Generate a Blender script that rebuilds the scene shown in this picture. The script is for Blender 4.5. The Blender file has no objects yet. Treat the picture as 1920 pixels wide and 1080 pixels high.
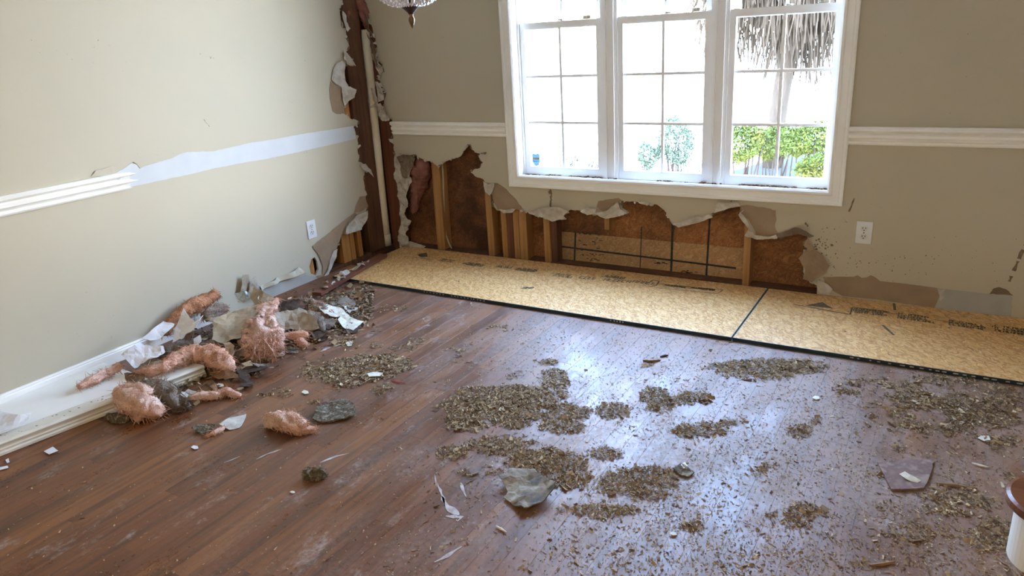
import bpy, bmesh, math, random
import numpy as np
from mathutils import Vector, Matrix, noise
from mathutils.geometry import tessellate_polygon, delaunay_2d_cdt

random.seed(7)
RNG = np.random.default_rng(7)
SC = bpy.context.scene
COL = SC.collection

# ------------------------------------------------------------------ camera
CAM = Vector((3.38453, -3.89355, 1.40175))
YAW, PITCH, ROLL, FPX = -0.553929, 0.334472, -0.060402, 1378.817
_cy, _sy, _cp, _sp, _cr, _sr = (math.cos(YAW), math.sin(YAW), math.cos(PITCH), math.sin(PITCH), math.cos(ROLL), math.sin(ROLL))
FWD = Vector((_sy * _cp, _cy * _cp, -_sp))
_R0 = Vector((_cy, -_sy, 0)); _U0 = _R0.cross(FWD)
RGT = _cr * _R0 + _sr * _U0; UPV = -_sr * _R0 + _cr * _U0
cd = bpy.data.cameras.new('camera'); cam = bpy.data.objects.new('camera', cd); COL.objects.link(cam)
cd.sensor_width = 36; cd.lens = FPX / 1920 * 36; cd.clip_start = 0.05; cd.clip_end = 300
M = Matrix((RGT, UPV, -FWD)).transposed().to_4x4(); M.translation = CAM
cam.matrix_world = M
SC.camera = cam

# ------------------------------------------------------------------ world, sun, exposure
SC.view_settings.view_transform = 'Standard'
SC.view_settings.look = 'None'
SC.view_settings.gamma = 1.0
SC.view_settings.use_curve_mapping = False
SC.view_settings.exposure = 1.85
w = bpy.data.worlds.new('sky'); SC.world = w; w.use_nodes = True
nt = w.node_tree; nt.nodes.clear()
out = nt.nodes.new('ShaderNodeOutputWorld'); bg = nt.nodes.new('ShaderNodeBackground')
tc = nt.nodes.new('ShaderNodeTexCoord'); sx = nt.nodes.new('ShaderNodeSeparateXYZ'); rp = nt.nodes.new('ShaderNodeValToRGB')
nt.links.new(tc.outputs['Generated'], sx.inputs[0]); nt.links.new(sx.outputs['Z'], rp.inputs[0])
e = rp.color_ramp.elements
e[0].position = 0.0; e[0].color = (1.0, 0.98, 0.95, 1)
e[1].position = 1.0; e[1].color = (0.22, 0.40, 0.85, 1)
k = e.new(0.12); k.color = (0.88, 0.93, 1.0, 1)
k = e.new(0.40); k.color = (0.42, 0.62, 1.0, 1)
nt.links.new(rp.outputs[0], bg.inputs[0]); bg.inputs[1].default_value = 14.0
nt.links.new(bg.outputs[0], out.inputs[0])
sd = bpy.data.lights.new('sun', 'SUN'); sd.energy = 2.5; sd.angle = 0.01; sd.color = (1, 0.93, 0.82)
sun = bpy.data.objects.new('sun', sd); COL.objects.link(sun)
sun.rotation_euler = Vector((0.55, 0.75, -0.75)).to_track_quat('-Z', 'Y').to_euler(); sun.location = (-8, -8, 10)
FILL_STRENGTH = 44.0  # emission strength of the added fill lamp
def portal(name, loc, rot, sx_, sy_):
    ld = bpy.data.lights.new(name, 'AREA'); ld.shape = 'RECTANGLE'; ld.size = sx_; ld.size_y = sy_
    ld.cycles.is_portal = True
    o = bpy.data.objects.new(name, ld); COL.objects.link(o); o.location = loc; o.rotation_euler = rot
portal('window_portal', (1.97, 0.16, 1.38), (-math.pi / 2, 0, 0), 1.95, 1.75)
#portal('hall_portal', (4.9, -4.5, 1.06), (0, math.pi / 2, 0), 2.1, 1.0)

# ------------------------------------------------------------------ pixel -> place helpers (ray meets a real plane)
def ray(px, py): return FWD * FPX + RGT * (px - 960) - UPV * (py - 540)
def hit(px, py, axis, val):
    d = ray(px, py); t = (val - CAM[axis]) / d[axis]; return CAM + d * t
def FL(px, py, z=0.0): return hit(px, py, 2, z)
def WB(px, py, y=0.0): return hit(px, py, 1, y)
def WL(px, py, x=0.0): return hit(px, py, 0, x)
def ppm(P): return FPX / (Vector(P) - CAM).dot(FWD)

# ------------------------------------------------------------------ materials
def _new(name):
    m = bpy.data.materials.new(name); m.use_nodes = True
    t = m.node_tree; b = t.nodes['Principled BSDF']; return m, t, b
def _coord(t, scale=(1, 1, 1), rot=(0, 0, 0), src='Object'):
    if src == 'World':
        g = t.nodes.new('ShaderNodeNewGeometry'); o = g.outputs['Position']
    else:
        g = t.nodes.new('ShaderNodeTexCoord'); o = g.outputs[src]
    mp = t.nodes.new('ShaderNodeMapping'); mp.inputs['Scale'].default_value = scale; mp.inputs['Rotation'].default_value = rot
    t.links.new(o, mp.inputs[0]); return mp.outputs[0]
def _noise(t, vec, scale, detail=4, rough=0.55):
    n = t.nodes.new('ShaderNodeTexNoise'); n.inputs['Scale'].default_value = scale; n.inputs['Detail'].default_value = detail
    n.inputs['Roughness'].default_value = rough
    t.links.new(vec, n.inputs['Vector']); return n.outputs['Fac']
def _ramp(t, fac, stops):
    r = t.nodes.new('ShaderNodeValToRGB'); t.links.new(fac, r.inputs[0]); e = r.color_ramp.elements
    e[0].position, e[0].color = stops[0][0], (*stops[0][1], 1)
    e[1].position, e[1].color = stops[-1][0], (*stops[-1][1], 1)
    for p, c in stops[1:-1]:
        k = e.new(p); k.color = (*c, 1)
    return r.outputs[0]
def _fac(t, fac, lo, hi, a=0.0, b=1.0):
    r = t.nodes.new('ShaderNodeMapRange'); t.links.new(fac, r.inputs[0])
    r.inputs[1].default_value = lo; r.inputs[2].default_value = hi; r.inputs[3].default_value = a; r.inputs[4].default_value = b
    return r.outputs[0]
def _math(t, op, a, b):
    n = t.nodes.new('ShaderNodeMath'); n.operation = op
    for i, v in enumerate((a, b)):
        if isinstance(v, (int, float)): n.inputs[i].default_value = v
        else: t.links.new(v, n.inputs[i])
    return n.outputs[0]
def _mix(t, fac, a, b, mode='MIX'):
    n = t.nodes.new('ShaderNodeMix'); n.data_type = 'RGBA'; n.blend_type = mode
    if isinstance(fac, (int, float)): n.inputs[0].default_value = fac
    else: t.links.new(fac, n.inputs[0])
    for i, v in ((6, a), (7, b)):
        if isinstance(v, tuple): n.inputs[i].default_value = (*v, 1)
        else: t.links.new(v, n.inputs[i])
    return n.outputs[2]
def _bump(t, b, h, strength=0.3, dist=0.01):
    n = t.nodes.new('ShaderNodeBump'); n.inputs['Strength'].default_value = strength; n.inputs['Distance'].default_value = dist
    t.links.new(h, n.inputs['Height']); t.links.new(n.outputs[0], b.inputs['Normal'])
def mat(name, c1, c2=None, scale=8, rough=0.7, stretch=(1, 1, 1), bump=0.0, lo=0.35, hi=0.65, metal=0.0, detail=5, src='Object', spec=0.5, c3=None):
    m, t, b = _new(name)
    b.inputs['Roughness'].default_value = rough; b.inputs['Metallic'].default_value = metal
    b.inputs['Specular IOR Level'].default_value = spec
    if c2 is None: c2 = tuple(x * 0.88 for x in c1)
    f = _noise(t, _coord(t, stretch, src=src), scale, detail)
    st = [(lo, c1), (hi, c2)] if c3 is None else [(lo, c1), ((lo + hi) / 2, c2), (hi, c3)]
    t.links.new(_ramp(t, f, st), b.inputs['Base Color'])
    if bump: _bump(t, b, f, bump, 0.01)
    return m

def wall_paint(name, base, dirt_z=0.55):
    m, t, b = _new(name)
    v = _coord(t)
    f = _noise(t, v, 1.3, 3)
    c = _mix(t, _fac(t, f, 0.3, 0.7), base, tuple(x * 0.94 for x in base))
    f2 = _noise(t, _coord(t, (1, 1, 1)), 34, 6, 0.7)       # fine grime specks
    g = t.nodes.new('ShaderNodeNewGeometry'); s = t.nodes.new('ShaderNodeSeparateXYZ'); t.links.new(g.outputs['Position'], s.inputs[0])
    low = _fac(t, s.outputs['Z'], dirt_z, 0.05)
    big = _fac(t, _noise(t, v, 3.1, 2), 0.42, 0.62)
    msk = _math(t, 'MULTIPLY', _fac(t, f2, 0.62, 0.72, 0, 0.55), _math(t, 'MULTIPLY', _math(t, 'ADD', low, 0.03), big))
    c = _mix(t, msk, c, (0.10, 0.075, 0.045))
    t.links.new(c, b.inputs['Base Color']); b.inputs['Roughness'].default_value = 0.55; b.inputs['Specular IOR Level'].default_value = 0.3
    _bump(t, b, _noise(t, v, 160, 2), 0.05, 0.002)
    return m

def osb(name, cols, dark=0.0, flake=16, rough=0.75, axis='z'):
    """pressed strands: overlapping long chips at several angles"""
    m, t, b = _new(name)
    perm = {'z': (0, 0, 0), 'y': (math.pi / 2, 0, 0), 'x': (0, math.pi / 2, 0)}[axis]
    base = _coord(t, (1, 1, 1), perm); res = None; n_ = len(cols)
    nz = t.nodes.new('ShaderNodeTexNoise'); nz.inputs['Scale'].default_value = 14; nz.inputs['Detail'].default_value = 4; t.links.new(base, nz.inputs['Vector'])
    wp = t.nodes.new('ShaderNodeMix'); wp.data_type = 'VECTOR'; wp.inputs[0].default_value = 0.06; t.links.new(base, wp.inputs[4]); t.links.new(nz.outputs['Color'], wp.inputs[5])
    def strand(ang, sx_, sy_, loc):
        r_ = t.nodes.new('ShaderNodeMapping'); r_.inputs['Rotation'].default_value = (0, 0, ang); r_.inputs['Location'].default_value = (loc, loc * .7, 0); t.links.new(wp.outputs[1], r_.inputs[0])
        q = t.nodes.new('ShaderNodeMapping'); q.inputs['Scale'].default_value = (sx_, sy_, 1); t.links.new(r_.outputs[0], q.inputs[0])
        return _noise(t, q.outputs[0], 1.0, 2, .5)
    for i, ang in enumerate((0.1, -0.45, 0.55, 1.15)):
        f = strand(ang, flake * (1 + .2 * i), flake * 6.5, 3.7 * i + 1)
        k = [cols[(i + j) % n_] for j in range(n_)]
        c = _ramp(t, f, [(0.30 + 0.40 * j / (n_ - 1), cc) for j, cc in enumerate(k)])
        if res is None: res = c; hsum = f
        else: res = _mix(t, _fac(t, strand(ang, flake * .9, flake * 4, 9.1 * i), 0.50, 0.56), res, c); hsum = _math(t, 'ADD', hsum, _math(t, 'MULTIPLY', f, .5))
    sl = strand(-.2, flake * 1.8, flake * 9, 21.0)
    res = _mix(t, _fac(t, sl, 0.66, 0.72, 0, 0.55), res, tuple(x * .32 for x in cols[0]))
    if dark: res = _mix(t, _fac(t, _noise(t, base, 2.2, 5, 0.6), 0.40, 0.68, 0, dark), res, (0.022, 0.010, 0.007))
    t.links.new(res, b.inputs['Base Color']); b.inputs['Roughness'].default_value = rough; b.inputs['Specular IOR Level'].default_value = 0.22
    _bump(t, b, hsum, 0.25, 0.003)
    return m

def fluff(name, cols, rough=0.95):
    """matted glass wool: patchy colour, dark pockets, fibrous relief"""
    m, t, b = _new(name); v = _coord(t)
    f = _noise(t, v, 11, 4, .6); c = _ramp(t, f, [(0.34, cols[0]), (0.52, cols[1]), (0.70, cols[2])])
    wv = _noise(t, _coord(t, (160, 60, 90), (.4, .3, .7)), 1.0, 5, .7); c = _mix(t, _fac(t, wv, .32, .52, .35, 0), c, tuple(x * .55 for x in cols[1]))
    g = _noise(t, v, 26, 5, .7); c = _mix(t, _fac(t, g, .62, .78, 0, .65), c, (0.10, 0.06, 0.042))
    t.links.new(c, b.inputs['Base Color']); b.inputs['Roughness'].default_value = rough; b.inputs['Specular IOR Level'].default_value = 0.08
    _bump(t, b, _math(t, 'ADD', wv, _math(t, 'MULTIPLY', g, .6)), 0.9, 0.012); return m
def wood(name, c1, c2, stretch=(40, 40, 2), rough=0.6, stain=0.0):
    m, t, b = _new(name)
    oi = t.nodes.new('ShaderNodeObjectInfo')
    f = _noise(t, _coord(t, stretch), 1.0, 6, 0.6)
    c = _ramp(t, f, [(0.3, c1), (0.7, c2)])
    if stain: c = _mix(t, _fac(t, _noise(t, _coord(t, (5, 5, 3)), 1.0, 5), 0.42, 0.62, 0, stain), c, (0.02, 0.01, 0.007))
    t.links.new(c, b.inputs['Base Color']); b.inputs['Roughness'].default_value = rough
    b.inputs['Specular IOR Level'].default_value = 0.3
    _bump(t, b, f, 0.15, 0.003)
    return m

def floor_mat():
    m, t, b = _new('hardwood_floor')
    oi = t.nodes.new('ShaderNodeObjectInfo'); rnd = oi.outputs['Random']
    g = t.nodes.new('ShaderNodeNewGeometry'); pos = g.outputs['Position']
    off = t.nodes.new('ShaderNodeCombineXYZ'); t.links.new(_math(t, 'MULTIPLY', rnd, 37.0), off.inputs[2])
    av = t.nodes.new('ShaderNodeVectorMath'); av.operation = 'ADD'; t.links.new(pos, av.inputs[0]); t.links.new(off.outputs[0], av.inputs[1])
    mp = t.nodes.new('ShaderNodeMapping'); mp.inputs['Scale'].default_value = (34, 1.6, 1); t.links.new(av.outputs[0], mp.inputs[0])
    grain = _noise(t, mp.outputs[0], 1.0, 6, 0.65)
    wood_c = _ramp(t, rnd, [(0.0, (0.125, 0.040, 0.012)), (0.4, (0.175, 0.058, 0.018)), (0.75, (0.23, 0.085, 0.026)), (1.0, (0.145, 0.046, 0.015))])
    wood_c = _mix(t, _fac(t, grain, 0.45, 0.68, 0, 0.75), wood_c, (0.038, 0.015, 0.008))
    # water marks
    mp4 = t.nodes.new('ShaderNodeMapping'); mp4.inputs['Scale'].default_value = (6, 1.2, 1); t.links.new(pos, mp4.inputs[0])
    wm = _noise(t, mp4.outputs[0], 1.0, 5, 0.6)
    wood_c = _mix(t, _fac(t, wm, 0.55, 0.75, 0, 0.6), wood_c, (0.035, 0.018, 0.014))
    # dust film: heavier towards the window and the right, wiped in streaks
    s = t.nodes.new('ShaderNodeSeparateXYZ'); t.links.new(pos, s.inputs[0])
    gx = _math(t, 'ADD', _math(t, 'MULTIPLY', s.outputs[0], 0.36), _math(t, 'MULTIPLY', s.outputs[1], 0.30))
    grad = _fac(t, gx, -0.40, 0.60, 0.0, 1.0)
    mp2 = t.nodes.new('ShaderNodeMapping'); mp2.inputs['Scale'].default_value = (3.2, 1.6, 1); mp2.inputs['Rotation'].default_value = (0, 0, 0.5); t.links.new(pos, mp2.inputs[0])
    d1 = _noise(t, mp2.outputs[0], 1.6, 7, 0.68)
    mp3 = t.nodes.new('ShaderNodeMapping'); mp3.inputs['Scale'].default_value = (60, 60, 1); t.links.new(pos, mp3.inputs[0])
    d2 = _noise(t, mp3.outputs[0], 1.0, 4, 0.7)
    dust = _math(t, 'MULTIPLY', _fac(t, d1, 0.40, 0.66), _fac(t, d2, 0.35, 0.62))
    dust = _math(t, 'MULTIPLY', dust, _math(t, 'ADD', _math(t, 'MULTIPLY', grad, 0.58), 0.16))
    film = _math(t, 'MULTIPLY', grad, 0.27)
    tot = _math(t, 'MINIMUM', _math(t, 'ADD', dust, film), 0.85)
    c = _mix(t, tot, wood_c, (0.34, 0.245, 0.185))
    mp5 = t.nodes.new('ShaderNodeMapping'); mp5.inputs['Scale'].default_value = (9, 4.5, 1); mp5.inputs['Rotation'].default_value = (0, 0, 0.25); t.links.new(pos, mp5.inputs[0])
    d5 = _noise(t, mp5.outputs[0], 1.0, 8, 0.72)
    smr = _math(t, 'MULTIPLY', _fac(t, d5, 0.57, 0.70, 0, 0.75), _fac(t, d2, 0.36, 0.58))
    c = _mix(t, smr, c, (0.44, 0.37, 0.335)); tot = _math(t, 'MAXIMUM', tot, smr)
    t.links.new(c, b.inputs['Base Color'])
    r = _math(t, 'ADD', _math(t, 'ADD', _math(t, 'MULTIPLY', tot, 0.30), _fac(t, d1, 0.38, 0.60, 0.0, 0.16)), _fac(t, d2, 0.3, 0.7, 0.20, 0.34))
    t.links.new(r, b.inputs['Roughness'])
    b.inputs['Specular IOR Level'].default_value = 0.37
    _bump(t, b, _math(t, 'ADD', grain, _math(t, 'MULTIPLY', d2, 0.4)), 0.06, 0.003)
    return m

def glass_mat():
    m = bpy.data.materials.new('window_glass'); m.use_nodes = True; t = m.node_tree; t.nodes.clear()
    o = t.nodes.new('ShaderNodeOutputMaterial'); mx = t.nodes.new('ShaderNodeMixShader')
    tr = t.nodes.new('ShaderNodeBsdfTransparent'); gl = t.nodes.new('ShaderNodeBsdfGlossy'); gl.inputs['Roughness'].default_value = 0.02
    lw = t.nodes.new('ShaderNodeLayerWeight'); lw.inputs[0].default_value = 0.5     # Schlick reflectance, the same from both sides of the pane
    fr = _math(t, 'ADD', _math(t, 'MULTIPLY', _math(t, 'POWER', lw.outputs['Facing'], 5.0), 0.6), 0.03)
    tr.inputs[0].default_value = (0.97, 0.98, 0.97, 1)
    t.links.new(fr, mx.inputs[0]); t.links.new(tr.outputs[0], mx.inputs[1]); t.links.new(gl.outputs[0], mx.inputs[2])
    t.links.new(mx.outputs[0], o.inputs[0]); return m

def sticker_mat(name, c):
    m, t, b = _new(name); tl_ = t.nodes.new('ShaderNodeBsdfTranslucent'); tl_.inputs[0].default_value = (*[min(.9, x * 1.0) for x in c], 1); b.inputs['Base Color'].default_value = (*c, 1)
    ad = t.nodes.new('ShaderNodeAddShader'); t.links.new(tl_.outputs[0], ad.inputs[0]); t.links.new(b.outputs[0], ad.inputs[1]); t.links.new(ad.outputs[0], t.nodes['Material Output'].inputs[0]); return m
PAINT = (0.49, 0.435, 0.325)
M_WALL = wall_paint('beige_wall_paint', PAINT)
M_GYP = mat('gypsum_core', (0.52, 0.49, 0.44), (0.30, 0.26, 0.21), 60, 0.95)
M_KRAFT = mat('brown_drywall_paper', (0.33, 0.235, 0.15), (0.275, 0.19, 0.12), 9, 0.9)
M_KRAFTD = mat('damp_drywall_paper', (0.21, 0.155, 0.105), (0.15, 0.105, 0.068), 9, 0.9)
M_GREYP = mat('grey_torn_paper', (0.56, 0.52, 0.45), (0.40, 0.35, 0.285), 22, 0.9, bump=0.2)
M_BARE = mat('bare_white_drywall', (0.56, 0.57, 0.57), (0.52, 0.53, 0.54), 7, 0.8)
M_GREYB = mat('bare_grey_drywall', (0.40, 0.385, 0.345), (0.33, 0.31, 0.27), 6, 0.85)
M_TRIM = mat('white_trim_paint', (0.87, 0.85, 0.79), (0.82, 0.79, 0.72), 5, 0.35)
M_TRIM2 = mat('cream_fallen_trim', (0.74, 0.69, 0.58), (0.62, 0.56, 0.45), 9, 0.4, lo=0.4, hi=0.75)
M_VINYL = mat('white_vinyl', (0.90, 0.89, 0.87), (0.86, 0.85, 0.83), 4, 0.35)
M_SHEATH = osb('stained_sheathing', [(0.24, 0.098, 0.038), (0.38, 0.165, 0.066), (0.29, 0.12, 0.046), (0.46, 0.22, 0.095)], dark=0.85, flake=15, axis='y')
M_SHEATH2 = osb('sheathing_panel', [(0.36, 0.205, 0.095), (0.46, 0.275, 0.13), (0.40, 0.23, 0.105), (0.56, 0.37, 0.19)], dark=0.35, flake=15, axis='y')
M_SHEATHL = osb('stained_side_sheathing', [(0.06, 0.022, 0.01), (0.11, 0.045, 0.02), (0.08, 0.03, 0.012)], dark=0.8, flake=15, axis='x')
M_STUD = wood('pine_stud', (0.44, 0.235, 0.085), (0.30, 0.145, 0.05), stain=0.25)
M_STUDO = wood('orange_pine_stud', (0.50, 0.235, 0.065), (0.36, 0.155, 0.04), stain=0.15)
M_STUDD = wood('stained_dark_stud', (0.17, 0.078, 0.04), (0.085, 0.036, 0.019), stain=0.5)
M_STUDR = wood('reddish_stud', (0.20, 0.075, 0.035), (0.12, 0.04, 0.02), stain=0.3)
M_OSB = osb('subfloor_osb', [(0.52, 0.27, 0.085), (0.70, 0.41, 0.155), (0.60, 0.33, 0.11), (0.80, 0.53, 0.25), (0.44, 0.22, 0.07)], flake=15, rough=0.5)
M_EDGE = mat('dark_green_edge_sealer', (0.006, 0.018, 0.026), (0.012, 0.034, 0.042), 20, 0.5)
M_SEAM = mat('teal_end_sealer', (0.05, 0.085, 0.08), (0.08, 0.12, 0.11), 20, 0.6)
M_INK = mat('black_ink_print', (0.075, 0.062, 0.035), (0.15, 0.12, 0.065), 60, 0.8)
M_BLACK = mat('black_line_paint', (0.012, 0.012, 0.014), (0.03, 0.028, 0.028), 40, 0.7)
M_GRIME = mat('brown_grime', (0.13, 0.10, 0.06), (0.22, 0.17, 0.11), 60, 0.95)
M_PVC = mat('stained_pvc', (0.80, 0.72, 0.54), (0.50, 0.38, 0.20), 6, 0.4, stretch=(1, 1, 0.35), lo=0.42, hi=0.72)
M_CABLE = mat('white_cable_sheath', (0.55, 0.48, 0.38), (0.36, 0.29, 0.2), 12, 0.5)
M_PINK = fluff('pink_fiberglass', [(0.90, 0.56, 0.42), (0.84, 0.45, 0.30), (0.56, 0.28, 0.18)])
M_PINKL = fluff('pale_pink_fiberglass', [(0.92, 0.68, 0.55), (0.90, 0.56, 0.42), (0.70, 0.38, 0.26)])
M_PINKO = fluff('stained_orange_fiberglass', [(0.70, 0.34, 0.19), (0.54, 0.25, 0.13), (0.22, 0.115, 0.07)])
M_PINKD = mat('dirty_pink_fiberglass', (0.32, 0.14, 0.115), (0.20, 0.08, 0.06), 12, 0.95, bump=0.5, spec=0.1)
M_FELT = fluff('dirty_grey_backing', [(0.42, 0.35, 0.29), (0.29, 0.23, 0.18), (0.16, 0.12, 0.095)])
M_FELTG = mat('dark_moss_grey_scrap', (0.165, 0.135, 0.09), (0.085, 0.067, 0.045), 60, 0.95, c3=(0.29, 0.25, 0.18), bump=0.6, spec=0.1)
M_KRAFTF = mat('kraft_sheet', (0.40, 0.30, 0.185), (0.33, 0.24, 0.145), 7, 0.75, c3=(0.26, 0.18, 0.105))
M_KRAFTG = mat('greyish_kraft_sheet', (0.40, 0.335, 0.25), (0.30, 0.235, 0.165), 12, 0.8, c3=(0.44, 0.40, 0.33))
M_CARD = mat('dark_cardboard', (0.16, 0.085, 0.035), (0.09, 0.045, 0.02), 12, 0.8)
M_PAPER = mat('white_paint_sheet', (0.76, 0.75, 0.76), (0.70, 0.69, 0.71), 6, 0.6)
M_CHIPW = mat('cream_paint_flake', (0.74, 0.70, 0.57), (0.58, 0.53, 0.40), 40, 0.8, bump=0.2)
M_STONE = mat('grey_plaster_flake', (0.36, 0.32, 0.25), (0.22, 0.17, 0.115), 22, 0.9, c3=(0.09, 0.088, 0.08), lo=0.35, hi=0.68, bump=0.5)
M_DARKW = mat('dark_rotten_wood', (0.085, 0.045, 0.025), (0.035, 0.02, 0.013), 30, 0.9, stretch=(1, 3, 1))
M_REDW = wood('red_oak_strip', (0.20, 0.075, 0.045), (0.13, 0.045, 0.028), stretch=(20, 2, 20), rough=0.35)
M_SPLINT = mat('brown_splinter', (0.27, 0.145, 0.065), (0.16, 0.08, 0.035), 30, 0.8)
M_GLASS = glass_mat()
M_BRASS = mat('antique_brass', (0.24, 0.17, 0.10), (0.13, 0.085, 0.05), 20, 0.3, metal=0.9)
M_BRONZE = mat('dark_bronze', (0.06, 0.028, 0.02), (0.035, 0.018, 0.013), 20, 0.4, metal=0.5)
M_OUT = mat('white_plastic', (0.74, 0.73, 0.71), None, 4, 0.3)
M_SLOT = mat('dark_slot', (0.02, 0.018, 0.016), None, 4, 0.6)
M_FOIL = mat('pale_blue_plastic', (0.66, 0.75, 0.78), (0.42, 0.52, 0.53), 18, 0.25)
M_STEPW = wood('stained_step_tread', (0.20, 0.075, 0.03), (0.115, 0.038, 0.016), stretch=(3, 40, 3), rough=0.25)
m, t, b = _new('cut_crystal'); b.inputs['Base Color'].default_value = (0.95, 0.96, 0.97, 1); b.inputs['Roughness'].default_value = 0.06
b.inputs['Metallic'].default_value = 0.55; b.inputs['Specular IOR Level'].default_value = 0.9; M_CRYST = m

# ------------------------------------------------------------------ object helpers
def put(name, verts, faces, mats, parent=None, idx=None, smooth=False, kind=None):
    me = bpy.data.meshes.new(name); me.from_pydata([tuple(v) for v in verts], [], faces)
    for mm in (mats if isinstance(mats, (list, tuple)) else [mats]): me.materials.append(mm)
    if idx is not None: me.polygons.foreach_set('material_index', idx)
    if smooth: me.polygons.foreach_set('use_smooth', [True] * len(me.polygons))
    me.update()
    o = bpy.data.objects.new(name, me); COL.objects.link(o)
    if parent: o.parent = parent
    if kind: o['kind'] = kind
    return o
def fix(o):
    bm = bmesh.new(); bm.from_mesh(o.data); bmesh.ops.recalc_face_normals(bm, faces=bm.faces); bm.to_mesh(o.data); bm.free(); return o
def tag(o, label, cat, group=None):
    o['label'] = label; o['category'] = cat
    if group: o['group'] = group
    return o
def struct(o, label=None):
    o['kind'] = 'structure'
    if label: o['label'] = label
    return o
def empty(name, loc=(0, 0, 0)):
    o = bpy.data.objects.new(name, None); COL.objects.link(o); o.location = loc; o.empty_display_size = 0.05; return o
def rebase(o, loc=None):
    """move an object's origin to the base centre of its mesh"""
    me = o.data; co = np.empty(len(me.vertices) * 3); me.vertices.foreach_get('co', co); co = co.reshape(-1, 3)
    c = np.array([(co[:, 0].min() + co[:, 0].max()) / 2, (co[:, 1].min() + co[:, 1].max()) / 2, co[:, 2].min()]) if loc is None else np.array(loc)
    me.vertices.foreach_set('co', (co - c).ravel()); me.update(); o.location = c; return o
class MB:
    def __init__(s): s.v = []; s.f = []; s.m = []
    def add(s, v, f, m=0):
        n = len(s.v); s.v += [tuple(x) for x in v]; s.f += [tuple(i + n for i in q) for q in f]; s.m += [m] * len(f); return s
    def box(s, a, b, m=0):
        x0, y0, z0 = a; x1, y1, z1 = b
        return s.add([(x0, y0, z0), (x1, y0, z0), (x1, y1, z0), (x0, y1, z0), (x0, y0, z1), (x1, y0, z1), (x1, y1, z1), (x0, y1, z1)],
                     [(0, 3, 2, 1), (4, 5, 6, 7), (0, 1, 5, 4), (1, 2, 6, 5), (2, 3, 7, 6), (3, 0, 4, 7)], m)
    def tube(s, pts, rad, n=8, m=0, cap=True):
        pts = [Vector(p) for p in pts]; rad = rad if isinstance(rad, (list, tuple)) else [rad] * len(pts)
        V = []; F = []
        for i, p in enumerate(pts):
            d = (pts[min(i + 1, len(pts) - 1)] - pts[max(i - 1, 0)]).normalized()
            a = d.orthogonal().normalized() if i == 0 else (a - d * a.dot(d)).normalized()
            bb = d.cross(a)
            for k in range(n):
                th = 2 * math.pi * k / n; V.append(p + (a * math.cos(th) + bb * math.sin(th)) * rad[i])
        for i in range(len(pts) - 1):
            for k in range(n):
                F.append((i * n + k, i * n + (k + 1) % n, (i + 1) * n + (k + 1) % n, (i + 1) * n + k))
        if cap: F.append(tuple(range(n))[::-1]); F.append(tuple((len(pts) - 1) * n + k for k in range(n)))
        return s.add(V, F, m)
    def lathe(s, prof, c, n=20, m=0):
        V = []; F = []
        for (r, z) in prof:
            for k in range(n):
                th = 2 * math.pi * k / n; V.append((c[0] + r * math.cos(th), c[1] + r * math.sin(th), c[2] + z))
        for i in range(len(prof) - 1):
            for k in range(n): F.append((i * n + k, i * n + (k + 1) % n, (i + 1) * n + (k + 1) % n, (i + 1) * n + k))
        F.append(tuple(range(n))[::-1]); F.append(tuple((len(prof) - 1) * n + k for k in range(n)))
        return s.add(V, F, m)
    def build(s, name, mats, parent=None, smooth=False, kind=None, bevel=0.0):
        o = put(name, s.v, s.f, mats, parent, s.m, smooth, kind)
        if bevel:
            bm = bmesh.new(); bm.from_mesh(o.data); bmesh.ops.bevel(bm, geom=bm.edges[:], offset=bevel, segments=1, affect='EDGES'); bm.to_mesh(o.data); bm.free()
        return o
def sweep(profile, a, b, outv, upv, m=0, mb=None, miter=(0, 0)):
    """profile = [(out, up)...] carried from a to b; miter adds along-axis offset per unit 'up'"""
    a, b, outv, upv = Vector(a), Vector(b), Vector(outv), Vector(upv); d = (b - a).normalized(); n = len(profile)
    V = [a + outv * o + upv * u + d * (miter[0] * u) for o, u in profile] + [b + outv * o + upv * u + d * (miter[1] * u) for o, u in profile]
    F = [(i, (i + 1) % n, n + (i + 1) % n, n + i) for i in range(n)] + [tuple(range(n))[::-1], tuple(range(n, 2 * n))]
    mb = mb or MB(); mb.add(V, F, m); return mb
def rough_line(pts, step=0.012, amp=0.003, seed=0):
    """subdivide a torn outline and jitter it"""
    r = random.Random(seed); o = []
    for i in range(len(pts) - 1):
        a, b = Vector(pts[i]), Vector(pts[i + 1]); n = max(1, int((b - a).length / step))
        for k in range(n):
            p = a.lerp(b, k / n)
            if k: p = p + Vector([r.uniform(-amp, amp) for _ in range(len(p))])
            o.append(p)
    o.append(Vector(pts[-1])); return o
def slab(name, loops, to3, thick, nrm, mats, parent=None):
    """flat sheet with holes: loops are lists of 2-D points, to3 maps them to the front plane, body goes back along -nrm"""
    L = [[Vector((p[0], p[1], 0)) for p in lp] for lp in loops]
    tris = tessellate_polygon(L); flat = [p for lp in L for p in lp]; n = len(flat); nrm = Vector(nrm)
    V = [to3(p) for p in flat]; V += [v - nrm * thick for v in V]
    F = []; I = []
    for t in tris:
        a, b_, c = [V[i] for i in t]
        if (b_ - a).cross(c - a).length < 1e-12: continue
        q = tuple(t) if (b_ - a).cross(c - a).dot(nrm) > 0 else tuple(t)[::-1]
        F.append(q); I.append(0); F.append(tuple(i + n for i in q[::-1])); I.append(2)
    s = 0
    for lp in loops:
        k = len(lp)
        for i in range(k): F.append((s + i, s + (i + 1) % k, n + s + (i + 1) % k, n + s + i)); I.append(1)
        s += k
    return put(name, V, F, mats, parent, I)
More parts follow.
